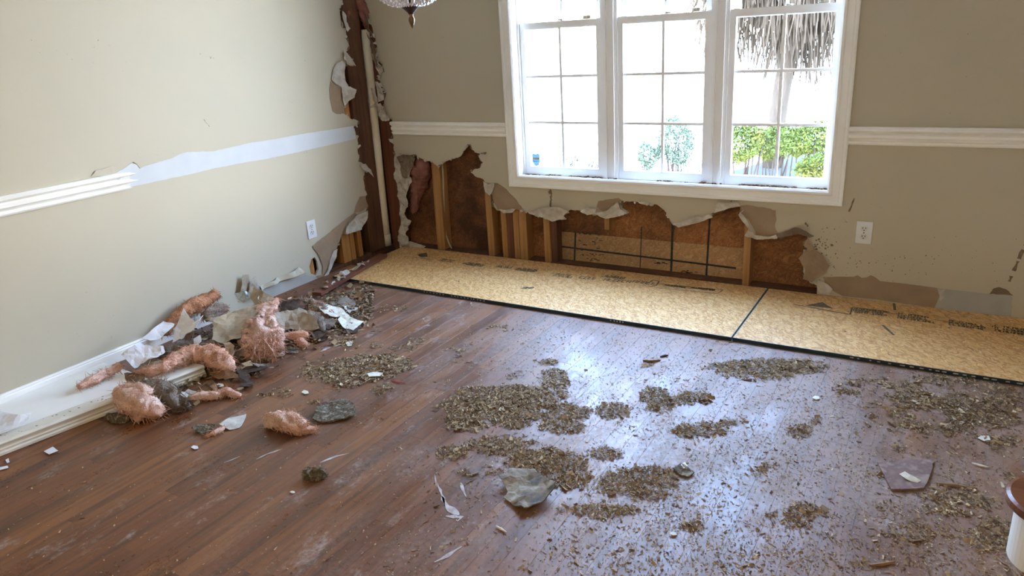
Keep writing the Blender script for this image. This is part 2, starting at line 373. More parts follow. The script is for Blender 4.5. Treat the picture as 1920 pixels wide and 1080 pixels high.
def sheet(name, poly3, mats, parent=None, amp=0.0, freq=14, folds=0, fold=0.5, curl=None, thick=0.0015, cell=0.02, seed=0, lift=0.0, nrm=None, jit=0.0025, smooth=False, floor=None, step=0.014, proud=False):
    """a crumpled or curled sheet traced over a polygon of 3-D points; curl=(dir3, start, strength)"""
    P = [Vector(p) for p in poly3]; c = sum(P, Vector()) / len(P); r = random.Random(seed)
    if nrm is None:
        nrm = Vector()
        for i in range(len(P)): nrm += (P[i] - c).cross(P[(i + 1) % len(P)] - c)
        nrm.normalize()
        if nrm.dot(CAM - c) < 0: nrm = -nrm
    nrm = Vector(nrm); U = nrm.orthogonal().normalized(); V_ = nrm.cross(U)
    p2 = [Vector(((p - c).dot(U), (p - c).dot(V_))) for p in P]
    h0 = [(p - c).dot(nrm) for p in P]
    ring = rough_line(p2 + [p2[0]], step, jit, seed)[:-1]
    xs = [p.x for p in ring]; ys = [p.y for p in ring]; pts = list(ring)
    x = min(xs)
    while x < max(xs):
        y = min(ys)
        while y < max(ys):
            pts.append(Vector((x + r.uniform(-.3, .3) * cell, y + r.uniform(-.3, .3) * cell))); y += cell
        x += cell
    n = len(ring)
    vv, _, ff, *_r = delaunay_2d_cdt(pts, [], [list(range(n))], 1, 1e-5)
    fl = []
    for k in range(folds):
        th = r.uniform(0, 6.28); d = Vector((math.cos(th), math.sin(th))); fl.append((d, r.uniform(-.6, .6) * max(max(xs), max(ys)) * .7, r.uniform(.4, 1) * fold * (1 if proud else r.choice((1, 1, -1)))))
    if proud: lift += amp * .9
    V = []
    for q in vv:
        # height of the traced outline (inverse distance blend keeps non-planar outlines)
        wsum = hs = 0.0
        for pp, hh in zip(p2, h0):
            w_ = 1 / ((q - pp).length_squared + 1e-5); wsum += w_; hs += w_ * hh
        h = hs / wsum + lift
        if amp: h += amp * noise.noise(Vector((q.x * freq + seed * 3.1, q.y * freq, seed))) + amp * .5 * noise.noise(Vector((q.x * freq * 2.7, q.y * freq * 2.7, seed + 9)))
        for d, o_, s_ in fl: h += s_ * max(0.0, q.dot(d) - o_)
        p = c + U * q.x + V_ * q.y + nrm * h
        if curl:
            dd = Vector(curl[0]).normalized(); tt = max(0.0, (p - c).dot(dd) - curl[1]); p = p + nrm * (curl[2] * tt * tt) - dd * (abs(curl[2]) * tt * tt * .3)
        V.append(p)
    if floor is not None:
        lo = min(v.z for v in V)
        V = [v + Vector((0, 0, floor + thick - lo)) for v in V] if lo < floor + thick else V
    o = put(name, V, [tuple(f) for f in ff], mats, parent, smooth=smooth)
    bm = bmesh.new(); bm.from_mesh(o.data)
    for f in bm.faces:
        f.normal_update()
        if f.normal.dot(nrm) < 0: f.normal_flip()
    # thickness
    g = bmesh.ops.solidify(bm, geom=bm.faces[:], thickness=thick)
    bm.to_mesh(o.data); bm.free()
    if smooth: o.data.polygons.foreach_set('use_smooth', [True] * len(o.data.polygons))
    return o
def FP(pts, z=0.0): return [FL(x, y, p[0] if p else z) for (x, y, *p) in pts]

def clump(name, paths, mats, seed=0, fuzz=250, amp=0.35, ground=0.002, flen=0.03, freq=26, nseg=22, parent=None, squash=1.0, fw=0.0012):
    fuzz = int(fuzz * 2.2); amp *= 1.35; flen *= 1.1
    """a torn wad of fibre: noisy tubes swept along 3-D paths [(point, radius)...] plus loose fibres"""
    r = random.Random(seed); V = []; F = []; I = []
    for path in paths:
        # resample with catmull-like lerp
        pts = []; rad = []
        for i in range(len(path) - 1):
            a, ra = path[i]; b, rb = path[i + 1]; n = max(2, int((Vector(b) - Vector(a)).length / 0.006))
            for k in range(n):
                f = k / n; pts.append(Vector(a).lerp(Vector(b), f)); rad.append(ra + (rb - ra) * f)
        pts.append(Vector(path[-1][0])); rad.append(path[-1][1])
        # round ends
        d0 = (pts[0] - pts[1]).normalized(); d1 = (pts[-1] - pts[-2]).normalized()
        pre = [(pts[0] + d0 * rad[0] * q, rad[0] * math.sqrt(max(0.02, 1 - q * q / .72))) for q in (0.83, 0.6, 0.3)]
        post = [(pts[-1] + d1 * rad[-1] * q, rad[-1] * math.sqrt(max(0.02, 1 - q * q / .72))) for q in (0.3, 0.6, 0.83)]
        pts = [p for p, _ in pre] + pts + [p for p, _ in post]; rad = [q for _, q in pre] + rad + [q for _, q in post]
        base = len(V); a = None
        for i, p in enumerate(pts):
            d = (pts[min(i + 1, len(pts) - 1)] - pts[max(i - 1, 0)]).normalized()
            a = d.orthogonal().normalized() if a is None else (a - d * a.dot(d)).normalized(); bb = d.cross(a)
            for k in range(nseg):
                th = 2 * math.pi * k / nseg; q = a * math.cos(th) + bb * math.sin(th)
                s = p + q * rad[i]
                sd_ = s.dot(d); fz = s - d * sd_ * .7; nn = .8 * noise.noise(s * freq + Vector((seed, 0, 0))) + .65 * noise.noise(fz * freq * 2.3 + Vector((0, seed, 0))) - .7 * abs(noise.noise(fz * freq * 4.6)) + .4 * noise.noise(s * freq * 9)
                s = p + q * rad[i] * (1 + amp * nn); s.z = p.z + (s.z - p.z) * squash
                V.append(s)
        m_ = len(pts)
        for i in range(m_ - 1):
            for k in range(nseg):
                F.append((base + i * nseg + k, base + i * nseg + (k + 1) % nseg, base + (i + 1) * nseg + (k + 1) % nseg, base + (i + 1) * nseg + k)); I.append(0)
        F.append(tuple(base + k for k in range(nseg))[::-1]); I.append(0); F.append(tuple(base + (m_ - 1) * nseg + k for k in range(nseg))); I.append(0)
    nb = len(V)
    cen = sum(V, Vector()) / nb
    for k in range(fuzz):
        p = V[r.randrange(nb)]; q = V[r.randrange(nb)]
        d = (p - cen).normalized() * r.uniform(.1, .7) + (q - p).normalized() * r.uniform(.3, 1) + Vector((r.uniform(-.5, .5), r.uniform(-.5, .5), r.uniform(-.5, .3)))
        d.normalize(); l = flen * r.uniform(.3, 1.2); s = d.orthogonal().normalized() * fw
        bnd = Vector((r.uniform(-1, 1), r.uniform(-1, 1), r.uniform(-1, .4))) * l * .3
        n = len(V); V += [p - s, p + s, p + d * l * .5 + bnd * .5 + s, p + d * l * .5 + bnd * .5 - s, p + d * l + bnd]
        F += [(n, n + 1, n + 2, n + 3), (n + 3, n + 2, n + 4)]; I += [min(1, len(mats) - 1)] * 2
    if ground is not None:
        for v in V: v.z = max(v.z, ground + 0.002 * noise.noise(v * 90))
    o = put(name, V, F, mats, parent, I, smooth=True)
    return rebase(o)
def FPR(path, z=None):
    """[(px,py,rpx[,z])] -> [(point, radius)] with the wad resting on the floor unless z is given"""
    o = []
    for (x, y, rp, *zz) in path:
        rr = rp / ppm(FL(x, y, 0)); zc = zz[0] if zz else (rr * .85 if z is None else z)
        P = FL(x, y, zc); o.append((P, rp / ppm(P)))
    return o

# ================================================================== THE SETTING
XR = 4.75; YF = -6.2; ZC = 2.62
# ---- floor: one strip of oak after another, running towards the window
sub = MB().box((-0.15, YF, -0.06), (XR, 0.13, -0.021)).build('floor', mat('dark_subfloor', (0.03, 0.02, 0.014)))  # dark brown slab under the planks
struct(sub, 'worn reddish-brown hardwood floor strewn with sawdust')
M_FLOOR = floor_mat()
PW = 0.0757
bm = bmesh.new(); bmesh.ops.create_cube(bm, size=1)
bm.free()
def plank_mesh(L):
    m_ = MB().box((0.00012, 0.00012, -0.02), (PW - 0.00012, L - 0.00012, 0.0)); o = m_.build('plank', M_FLOOR)
    bm = bmesh.new(); bm.from_mesh(o.data)
    ed = [e_ for e_ in bm.edges if all(v.co.z > -0.001 for v in e_.verts)]
    bmesh.ops.bevel(bm, geom=ed, offset=0.0003, segments=1, affect='EDGES'); bm.to_mesh(o.data); bm.free()
    me = o.data; bpy.data.objects.remove(o); return me
PL = {L: plank_mesh(L) for L in (0.45, 0.6, 0.8, 1.0, 1.25, 1.5, 2.6)}
rp_ = random.Random(3)
nrow = int((XR - 0.0) / PW)
for i in range(nrow):
    x = 0.004 + i * PW; y = -0.62 - rp_.uniform(0, 0.5)
    y = -0.45
    first = True
    while y > -3.75:
        L = rp_.choice((0.45, 0.6, 0.8, 1.0, 1.25, 1.5)) if not first else rp_.choice((0.8, 1.0, 1.25, 1.5))
        first = False
        o = bpy.data.objects.new('plank', PL[L]); COL.objects.link(o); o.parent = sub
        o.location = (x, y - L, 0.0); y -= L
    o = bpy.data.objects.new('plank', PL[2.6]); COL.objects.link(o); o.parent = sub; o.location = (x, y - 2.6, 0)

# ---- back wall: drywall sheet with the window opening and the torn-out hole
WX0, WX1, WZ0, WZ1 = 1.062, 2.880, 0.538, 2.22
torn_b = [(682, 0), (690, 17), (693, 36), (699, 56), (704, 72), (710, 111), (720, 131), (711, 150), (721, 167), (724, 178), (720, 192), (718, 214), (732, 222), (735, 226), (738, 278), (741, 292)]
hole_b = [(748, 289), (765, 291), (778, 290), (790, 297), (806, 302), (822, 314), (831, 305), (845, 300), (862, 294), (868, 284), (880, 271), (890, 286), (901, 287), (912, 285), (897, 292), (901, 299), (906, 305), (900, 315), (881, 320), (890, 330), (907, 337), (910, 355), (921, 362), (926, 385), (932, 395), (945, 398), (965, 392), (980, 393), (992, 400), (1010, 404), (1034, 412), (1058, 404), (1069, 393), (1091, 396), (1112, 402), (1130, 405), (1143, 407), (1160, 402), (1178, 400), (1166, 390), (1165, 375), (1177, 378), (1196, 378), (1215, 381), (1234, 385), (1246, 395), (1257, 414), (1263, 417), (1272, 423), (1299, 416), (1330, 409), (1340, 400), (1354, 392), (1371, 387), (1383, 381), (1392, 393), (1386, 402), (1399, 414), (1404, 428), (1397, 440), (1416, 446), (1440, 445), (1459, 445), (1493, 438), (1512, 440), (1517, 450), (1506, 453), (1514, 466), (1499, 483), (1506, 500), (1507, 522), (1522, 526), (1532, 534)]
tb = [WB(*q) for q in torn_b]; hb = [WB(*q) for q in hole_b]
tb2 = [Vector((p.x, p.z)) for p in tb]; hb2 = [Vector((p.x, p.z)) for p in hb]
top = [Vector((0.006, ZC)), Vector((0.010, 2.1)), Vector((0.004, 1.75))]
edge1 = rough_line(top + tb2, 0.012, 0.005, 1); edge2 = rough_line(hb2, 0.012, 0.0035, 2)
outer = edge1 + edge2 + [Vector((edge2[-1].x + .004, 0.0)), Vector((XR, 0.0)), Vector((XR, ZC))]
hole = [Vector((WX0, WZ0)), Vector((WX1, WZ0)), Vector((WX1, WZ1)), Vector((WX0, WZ1))]
TO_B = lambda p, y=0.0: Vector((p[0], y, p[1]))
wall_back = slab('wall_back', [outer, hole], TO_B, 0.013, (0, -1, 0), [M_WALL, M_GYP, M_KRAFTD])
struct(wall_back, 'beige drywall window wall torn open along the floor')
# exterior sheathing behind the studs (dark stained) with rough window opening
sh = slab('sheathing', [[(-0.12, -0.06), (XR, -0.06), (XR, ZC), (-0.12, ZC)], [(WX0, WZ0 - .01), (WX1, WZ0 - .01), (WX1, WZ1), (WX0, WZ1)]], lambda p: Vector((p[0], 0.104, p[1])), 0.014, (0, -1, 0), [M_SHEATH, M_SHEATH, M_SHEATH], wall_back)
a = WB(1042, 433, 0.10); bq = WB(1398, 505, 0.10)
x0, x1 = a.x, bq.x
pan = MB().box((x0, 0.098, 0.0), (x1, 0.1035, a.z)).build('sheathing_panel', M_SHEATH2, wall_back)
pan['label'] = 'lighter sheathing panel with black nailing lines'
def lineon(pts, w_, name, par, mt, y):
    m_ = MB()
    for i in range(len(pts) - 1):
        p, q = WB(*pts[i], y), WB(*pts[i + 1], y); d = (q - p).normalized(); s = Vector((-d.z, 0, d.x)) * w_ / 2
        V = [p - s, p + s, q + s, q - s]; m_.add(V + [v + Vector((0, .0008, 0)) for v in V], [(0, 1, 2, 3), (7, 6, 5, 4), (0, 4, 5, 1), (2, 6, 7, 3), (1, 5, 6, 2), (3, 7, 4, 0)])
    return fix(m_.build(name, mt, par))
for pts, w_ in (([(1042, 461), (1380, 503)], .011), ([(1079, 436), (1077, 492)], .012), ([(1203, 425), (1200, 507)], .006), ([(1262, 400), (1258, 516)], .013), ([(1331, 405), (1324, 522)], .011)):
    lineon(pts, w_, 'nailing_line', pan, M_BLACK, 0.0972)
rr = random.Random(5); mm_ = MB()
for (cx, cy, n_, sx_, sy_) in ((1105, 447, 16, 20, 14), (1105, 472, 16, 20, 8), (1290, 510, 10, 14, 3), (1235, 492, 6, 12, 3), (1115, 487, 8, 16, 3)):
    for k in range(n_):
        p = WB(cx + rr.uniform(-sx_, sx_), cy + rr.uniform(-sy_, sy_), 0.0972); l = rr.uniform(.006, .026)
        mm_.box((p.x, 0.0968, p.z), (p.x + l, 0.0976, p.z + rr.uniform(.003, .006)))
o = mm_.build('faint_stamp_print', M_BLACK, pan); o['kind'] = 'stuff'

# ---- studs of the back wall
def stud(x0, x1, z0, z1, mt, par, y0=0.0135, y1=0.098, tilt=0.0, name='stud'):
    m_ = MB().box((x0, y0, z0), (x1, y1, z1)); o = m_.build(name, mt, par, bevel=0.002)
    if tilt:
        for v in o.data.vertices: v.co.x += tilt * (v.co.z - z0)
    return rebase(o)
def stud_px(xa, xb, py, z0, z1, mt, **k):
    if WB(xb, py, .0135).x > 1.03: z1 = min(z1, .52)
    return stud(WB(xa, py, .0135).x, WB(xb, py, .0135).x, z0, z1, mt, wall_back, **k)
for (xa, xb, py, z1, mt, tl) in ((818, 832, 440, .9, M_STUD, .02), (914, 925, 440, 0.9, M_STUD, .0), (941, 950.5, 440, .7, M_STUD, .0), (951.5, 962, 440, .7, M_STUDR, 0), (963, 973, 440, .7, M_STUD, 0), (974, 988, 440, .7, M_STUD, 0),
                         (1020, 1031, 450, .52, M_STUD, 0), (1393, 1406, 490, .52, M_STUD, 0), (718, 739, 290, 1.9, M_STUDR, 0), (1560, 1572, 520, .52, M_STUD, 0), (1700, 1712, 520, .9, M_STUD, 0)):
    stud_px(xa, xb, py, 0.0, z1, mt, tilt=tl)
stud_px(1031.5, 1042, 450, 0, .52, M_STUDD, y0=.03)
stud_px(1133, 1142, 415, WB(1137, 431, .0135).z, .52, M_STUD)
plate = MB().box((0.0, 0.0135, -0.02), (XR, 0.098, 0.018)).build('sole_plate', M_STUDD, wall_back)
# pink insulation showing behind the drywall, left bay
def WBR(path, y): return [(WB(x, yy, y), rp / ppm(WB(x, yy, y))) for (x, yy, rp) in path]
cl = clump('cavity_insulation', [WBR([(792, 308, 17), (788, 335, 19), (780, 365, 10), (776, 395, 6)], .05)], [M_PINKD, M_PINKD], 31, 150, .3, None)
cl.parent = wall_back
# cable beside the stud
m_ = MB().tube([WB(*q, .04) for q in ((829, 300), (831, 330), (832, 370), (833, 410), (836, 440), (842, 456), (847, 466))], .0055, 8)
tag(rebase(m_.build('electrical_cable', M_CABLE, smooth=True)), 'pale electrical cable hanging beside the first stud in the torn wall', 'cable')

# torn paper on the back wall
def peel(pts, mt, name, par, plane, off, **k):
    P = [plane(x, y) for x, y in pts]
    n_ = Vector((0, -1, 0)) if plane is WB else Vector((1, 0, 0))
    return sheet(name, P, mt, par, nrm=n_, lift=off, proud=True, **k)
peel([(741, 291), (752, 287), (768, 292), (778, 292), (776, 310), (771, 330), (776, 340), (770, 352), (765, 365), (770, 380), (762, 398), (769, 410), (777, 412), (770, 425), (766, 436), (772, 446), (770, 455), (757, 462), (752, 448), (756, 420), (752, 390), (748, 350), (744, 320)], M_GREYP, 'hanging_paper_strip', wall_back, WB, .004, amp=.02, freq=22, folds=2, fold=.12, seed=3, cell=.014)
peel([(752, 452), (772, 452), (800, 461), (796, 464), (756, 464)], M_GREYP, 'torn_paper', wall_back, WB, .004, amp=.006, seed=91)
peel([(752, 292), (765, 288), (785, 294), (782, 305), (775, 318), (772, 332), (764, 330), (758, 310)], M_KRAFTD, 'torn_paper', wall_back, WB, .016, amp=.015, freq=30, folds=2, fold=.2, seed=4, cell=.012)
peel([(907, 342), (915, 343), (933, 343), (946, 352), (965, 371), (981, 393), (966, 391), (948, 396), (934, 393), (927, 380), (921, 362), (911, 354)], M_KRAFT, 'torn_paper', wall_back, WB, .0015, amp=.001, seed=5)
peel([(908, 339), (918, 345), (930, 341), (926, 357), (921, 366), (912, 358)], M_GREYP, 'torn_paper', wall_back, WB, .006, amp=.01, folds=1, fold=.2, seed=6)
peel([(935, 391), (950, 393), (970, 390), (962, 398), (946, 399)], M_GREYP, 'torn_paper', wall_back, WB, .006, amp=.008, seed=7)
peel([(992, 399), (1010, 392), (1035, 386), (1052, 386), (1071, 393), (1060, 403), (1066, 409), (1050, 411), (1036, 415), (1020, 407), (1004, 403)], M_GREYP, 'torn_paper', wall_back, WB, .005, amp=.012, folds=2, fold=.15, seed=8)
peel([(1091, 395), (1102, 384), (1098, 380), (1108, 390), (1120, 390), (1118, 400), (1104, 402)], M_GREYP, 'torn_paper', wall_back, WB, .005, amp=.01, folds=2, fold=.2, seed=9)
peel([(1119, 388), (1122, 377), (1140, 374), (1160, 371), (1168, 376), (1160, 388), (1150, 398), (1130, 396)], M_KRAFT, 'torn_paper', wall_back, WB, .0015, amp=.002, seed=10)
peel([(1118, 398), (1140, 394), (1152, 384), (1163, 376), (1165, 390), (1178, 399), (1160, 405), (1143, 409), (1128, 405)], M_GREYP, 'torn_paper', wall_back, WB, .006, amp=.012, folds=2, fold=.2, seed=11)
peel([(1196, 377), (1212, 378), (1220, 382), (1214, 385), (1200, 381)], M_GREYP, 'torn_paper', wall_back, WB, .004, amp=.005, seed=12)
peel([(1263, 416), (1280, 415), (1297, 409), (1302, 404), (1318, 406), (1330, 401), (1338, 406), (1318, 414), (1298, 419), (1274, 425)], M_GREYP, 'torn_paper', wall_back, WB, .005, amp=.01, folds=1, fold=.2, seed=13)
peel([(1341, 398), (1343, 382), (1352, 377), (1368, 380), (1384, 378), (1389, 386), (1370, 389), (1354, 394)], M_GREYP, 'torn_paper', wall_back, WB, .005, amp=.014, folds=2, fold=.2, seed=14)
peel([(1388, 386), (1400, 384), (1428, 388), (1455, 394), (1456, 410), (1453, 425), (1458, 437), (1470, 437), (1452, 444), (1420, 444), (1414, 430), (1404, 412), (1390, 400)], M_KRAFT, 'torn_paper', wall_back, WB, .0015, amp=.0015, seed=15)
peel([(1387, 400), (1398, 405), (1405, 415), (1410, 428), (1416, 440), (1440, 442), (1456, 439), (1459, 446), (1420, 448), (1397, 441), (1405, 428)], M_GREYP, 'torn_paper', wall_back, WB, .007, amp=.008, folds=2, fold=.15, seed=16)
peel([(1456, 438), (1470, 434), (1492, 425), (1504, 426), (1530, 438), (1520, 442), (1500, 437), (1480, 441), (1460, 445)], M_KRAFTD, 'torn_paper', wall_back, WB, .007, amp=.008, folds=2, fold=.25, seed=17)
peel([(1505, 452), (1517, 446), (1524, 460), (1530, 468), (1545, 480), (1556, 495), (1548, 510), (1540, 516), (1521, 528), (1506, 522), (1510, 505), (1498, 484), (1515, 466)], M_KRAFT, 'torn_paper', wall_back, WB, .003, amp=.007, folds=2, fold=.12, seed=18)
peel([(1543, 519), (1600, 519), (1608, 516), (1616, 521), (1625, 520), (1633, 516), (1642, 520), (1650, 527), (1700, 532), (1757, 540), (1762, 556), (1752, 577), (1700, 570), (1640, 561), (1580, 555), (1562, 545), (1548, 534)], M_KRAFT, 'bare_baseboard_strip', wall_back, WB, .0012, amp=.0008, seed=19, jit=.001)
peel([(1757, 540), (1800, 545), (1855, 551), (1898, 555), (1896, 597), (1840, 592), (1752, 579), (1763, 556)], M_GREYB, 'bare_baseboard_strip', wall_back, WB, .0012, amp=.0008, seed=20, jit=.001)
peel([(1855, 551), (1862, 541), (1873, 538), (1886, 542), (1900, 554)], M_KRAFTD, 'torn_paper', wall_back, WB, .002, amp=.0008, seed=21)
peel([(1533, 534), (1536, 524), (1548, 528), (1562, 540), (1556, 551), (1538, 548)], M_GREYP, 'torn_paper', wall_back, WB, .006, amp=.012, folds=2, fold=.2, seed=22)
peel([(1758, 541), (1772, 542), (1770, 556), (1762, 566), (1762, 552)], M_GREYP, 'torn_paper', wall_back, WB, .004, amp=.004, seed=23)
# curled shreds all along the torn edges
def fringe(name, edge, to3, nrm, par, mt, seed, p=.55, l0=.008, l1=.03):
    r = random.Random(seed); m_ = MB(); nrm = Vector(nrm)
    for i in range(len(edge) - 1):
        if r.random() > p: continue
        a, b_ = to3(edge[i]), to3(edge[min(i + r.choice((1, 2)), len(edge) - 1)]); d = (b_ - a)
        if d.length < 1e-4: continue
        s = d.normalized().cross(nrm) * r.choice((-1, 1)); L = r.uniform(l0, l1)
        A, B_ = a + nrm * .0006, b_ + nrm * .0006
        mid = (A + B_) / 2 + s * L * .5 + nrm * L * r.uniform(.1, .6) + d * r.uniform(-.5, .5)
        tip = mid + s * L * .4 * r.uniform(-.6, 1) + nrm * L * r.uniform(-.2, .5) + d * r.uniform(-.6, .6)
        k = d * .3
        m_.add([A, B_, mid + k, mid - k, tip], [(0, 1, 2, 3), (3, 2, 4)], r.choice((0, 0, 1)))
    return m_.build(name, mt, par, kind='stuff')
for k, pl in enumerate(([(700, 98), (708, 104), (722, 122), (724, 134), (715, 137), (708, 122)], [(708, 150), (716, 152), (726, 170), (725, 186), (716, 190), (712, 172)], [(694, 166), (704, 164), (713, 184), (714, 196), (702, 202), (695, 192)], [(710, 196), (720, 192), (730, 212), (735, 225), (722, 226), (713, 214)], [(688, 18), (694, 30), (699, 52), (705, 72), (698, 66), (690, 44)], [(698, 60), (706, 76), (712, 108), (720, 130), (712, 120), (702, 92)])):
    peel(pl, (M_GREYP, M_GREYP, M_GREYP, M_GREYP, M_KRAFTD, M_KRAFTD)[k], 'torn_paper', wall_back, WB, .010, amp=.018, freq=30, folds=2, fold=.35, seed=300 + k, cell=.01)
fringe('torn_edge_shreds', edge1, TO_B, (0, -1, 0), wall_back, [M_GREYP, M_KRAFTD], 1, .8, .010, .04)
fringe('torn_edge_shreds', edge2, TO_B, (0, -1, 0), wall_back, [M_GREYP, M_KRAFTD], 2, .5, .006, .018)

# scuffs, cracks and grime on the back wall
def scuff(pts, w_, name, par, plane, mt, seed=0, off=.0008):
    r = random.Random(seed); n_ = Vector((0, -1, 0)) if plane is WB else Vector((1, 0, 0)); P = rough_line([plane(*q) for q in pts], .015, .0018, seed); m_ = MB(); V = []
    for i, p in enumerate(P):
        d = (P[min(i + 1, len(P) - 1)] - P[max(i - 1, 0)]).normalized(); s = d.cross(n_) * w_ * .5 * r.uniform(.4, 1.3); V += [p - s + n_ * off, p + s + n_ * off]
    F = [(2 * i, 2 * i + 1, 2 * i + 3, 2 * i + 2) for i in range(len(P) - 1)]
    return m_.add(V, F).build(name, mt, par)
scuff([(1030, 348), (1034, 365), (1032, 385), (1037, 411)], .012, 'crack', wall_back, WB, M_GRIME, 1)
scuff([(1031, 358), (1034, 376)], .02, 'crack', wall_back, WB, M_GRIME, 2, .0014)
scuff([(1602, 372), (1594, 392), (1586, 413)], .009, 'scuff_mark', wall_back, WB, M_GRIME, 3)
scuff([(1582, 411), (1588, 411), (1586, 417)], .018, 'scuff_mark', wall_back, WB, M_GYP, 4, .0013)
scuff([(1925, 455), (1912, 482), (1902, 505), (1892, 528)], .014, 'scuff_mark', wall_back, WB, M_GRIME, 5)
r_ = random.Random(12); m_ = MB()
def speck(P, n_, rad):
    u = n_.orthogonal().normalized(); v = n_.cross(u); k = r_.randint(5, 7); a0 = r_.uniform(0, 6.28); sx_ = r_.uniform(.4, 1.6)
    V = [P + n_ * .0009 + (u * math.cos(a0 + 6.283 * j / k) * sx_ + v * math.sin(a0 + 6.283 * j / k)) * rad * r_.uniform(.5, 1.2) for j in range(k)]
    m_.add(V, [tuple(range(k))])
for (cx, cy, sx_, sy_, n_, rad) in ((1545, 460, 18, 14, 26, .008), (1560, 440, 30, 18, 14, .004), (1600, 490, 60, 25, 40, .004), (1680, 500, 70, 30, 36, .0035), (1560, 500, 15, 15, 14, .004), (1800, 480, 90, 50, 30, .003), (1510, 420, 8, 4, 5, .007), (1640, 400, 40, 40, 12, .0025), (1740, 130, 120, 80, 10, .002), (1385, 370, 25, 8, 30, .004), (790, 80, 60, 60, 12, .0025)):
    for k_ in range(n_): speck(WB(r_.gauss(cx, sx_ * .6), r_.gauss(cy, sy_ * .6)), Vector((0, -1, 0)), rad * r_.uniform(.25, .95))
m_.build('grime_specks', M_GRIME, wall_back, kind='stuff')

# ---- left wall
torn_l = [(638, 0), (643, 8), (636, 17), (639, 36), (642, 51), (650, 55), (646, 70), (654, 83), (649, 97), (656, 111), (663, 124), (650, 120), (644, 124), (643, 150), (651, 161), (663, 169), (661, 183), (652, 189), (645, 200), (643, 211), (656, 222), (671, 226), (670, 235), (663, 237), (667, 250), (672, 269), (670, 280), (674, 294), (672, 303), (682, 308), (690, 322), (684, 322), (681, 336), (685, 347), (684, 356), (688, 364), (684, 371), (688, 389), (682, 408), (674, 428), (663, 433), (638, 442), (635, 450), (629, 469), (622, 492), (613, 517), (604, 530)]
tl = [WL(*q) for q in torn_l]
tl2 = [Vector((p.y, p.z)) for p in tl]
topl = [Vector((tl2[0].x - .02, ZC)), Vector((tl2[0].x + .02, 2.0))]
edgel = rough_line(topl + tl2, 0.012, 0.004, 4)
TO_L = lambda p, x=0.0: Vector((x, p[0], p[1]))
outl = edgel + [Vector((edgel[-1].x - .02, 0)), Vector((YF, 0)), Vector((YF, ZC))]
small = [Vector((p.y, p.z)) for p in (WL(584, 486), WL(590, 482), WL(595, 490), WL(597, 505), WL(592, 516), WL(583, 513), WL(580, 500))]
wall_left = slab('wall_left', [outl, small], TO_L, 0.013, (1, 0, 0), [M_WALL, M_GYP, M_KRAFTD])
struct(wall_left, 'cream drywall left wall torn open beside the corner')
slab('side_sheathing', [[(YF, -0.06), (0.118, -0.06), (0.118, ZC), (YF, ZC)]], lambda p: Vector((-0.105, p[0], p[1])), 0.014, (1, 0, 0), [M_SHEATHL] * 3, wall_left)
def studl(ya, yb, z0, z1, mt, x1=-0.0135, x0=-0.1, name='stud'):
    return rebase(MB().box((x0, ya, z0), (x1, yb, z1)).build(name, mt, wall_left, bevel=.002))
for (pa, pb, py, z0, z1, mt) in ((655, 686, 150, 0, 2.6, M_STUDD), (643, 658, 470, 0, 1.2, M_STUDO), (659.5, 667, 470, 0, 1.2, M_STUDO)):
    studl(WL(pa, py, -.0135).y, WL(pb, py, -.0135).y, z0, z1, mt)
studl(WL(636, 170, -.0135).y, WL(655, 170, -.0135).y - .002, .75, 1.6, M_STUDO, x1=-.03)
studl(WL(672, 450, -.0135).y, WL(680, 450, -.0135).y, 0, .45, M_STUDO, x1=-.02)
studl(-0.02, 0.0, 0, 2.6, M_STUDD, x1=-.06); studl(WL(588, 500, -.02).y - .05, WL(588, 500, -.02).y + .005, 0, .5, M_STUDO, x1=-.02)
MB().box((-0.1, YF, -0.02), (-0.0135, 0.1, 0.018)).build('sole_plate', M_STUDD, wall_left)
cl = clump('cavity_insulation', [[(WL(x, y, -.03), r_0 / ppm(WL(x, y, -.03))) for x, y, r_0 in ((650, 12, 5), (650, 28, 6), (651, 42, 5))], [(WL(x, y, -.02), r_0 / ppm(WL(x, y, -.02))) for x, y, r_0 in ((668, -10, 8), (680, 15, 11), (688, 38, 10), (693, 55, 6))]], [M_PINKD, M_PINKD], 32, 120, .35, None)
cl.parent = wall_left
# bare stripe where the chair rail came off
peel([(208, 329), (232, 316), (246, 306), (258, 308), (262, 316), (270, 312), (290, 306), (318, 298), (340, 288), (352, 285), (397, 284), (430, 277), (466, 268), (520, 260), (562, 252), (620, 243), (663, 236), (667, 260), (600, 276), (550, 287), (500, 298), (450, 306), (400, 316), (360, 326), (320, 334), (280, 343), (240, 351), (215, 354)], M_BARE, 'bare_rail_stripe', wall_left, WL, .0012, amp=.0006, seed=40, jit=.0012, cell=.05)
peel([(170, 330), (178, 320), (200, 314), (214, 311), (218, 322), (205, 330)], M_WALL, 'torn_paper', wall_left, WL, .003, amp=.003, seed=41)
scuff([(249, 304), (256, 308), (262, 316)], .006, 'paint_curl', wall_left, WL, M_GRIME, 41, .002)
scuff([(382, 224), (393, 238)], .004, 'scuff_mark', wall_left, WL, M_GRIME, 42)
m_ = MB()
for (cx, cy, sx_, sy_, n_, rad) in ((160, 105, 60, 30, 16, .003), (400, 105, 15, 8, 6, .004), (575, 75, 25, 40, 14, .003), (575, 285, 8, 6, 8, .003), (320, 290, 60, 8, 14, .0025), (560, 210, 20, 20, 8, .003), (655, 236, 10, 3, 10, .003)):
    for k_ in range(n_): speck(WL(r_.gauss(cx, sx_ * .6), r_.gauss(cy, sy_ * .6)), Vector((1, 0, 0)), rad * r_.uniform(.3, 1.0))
m_.build('grime_specks', mat('faint_grime', (0.33, 0.29, 0.22), (0.2, 0.17, 0.12), 60, .95), wall_left, kind='stuff')
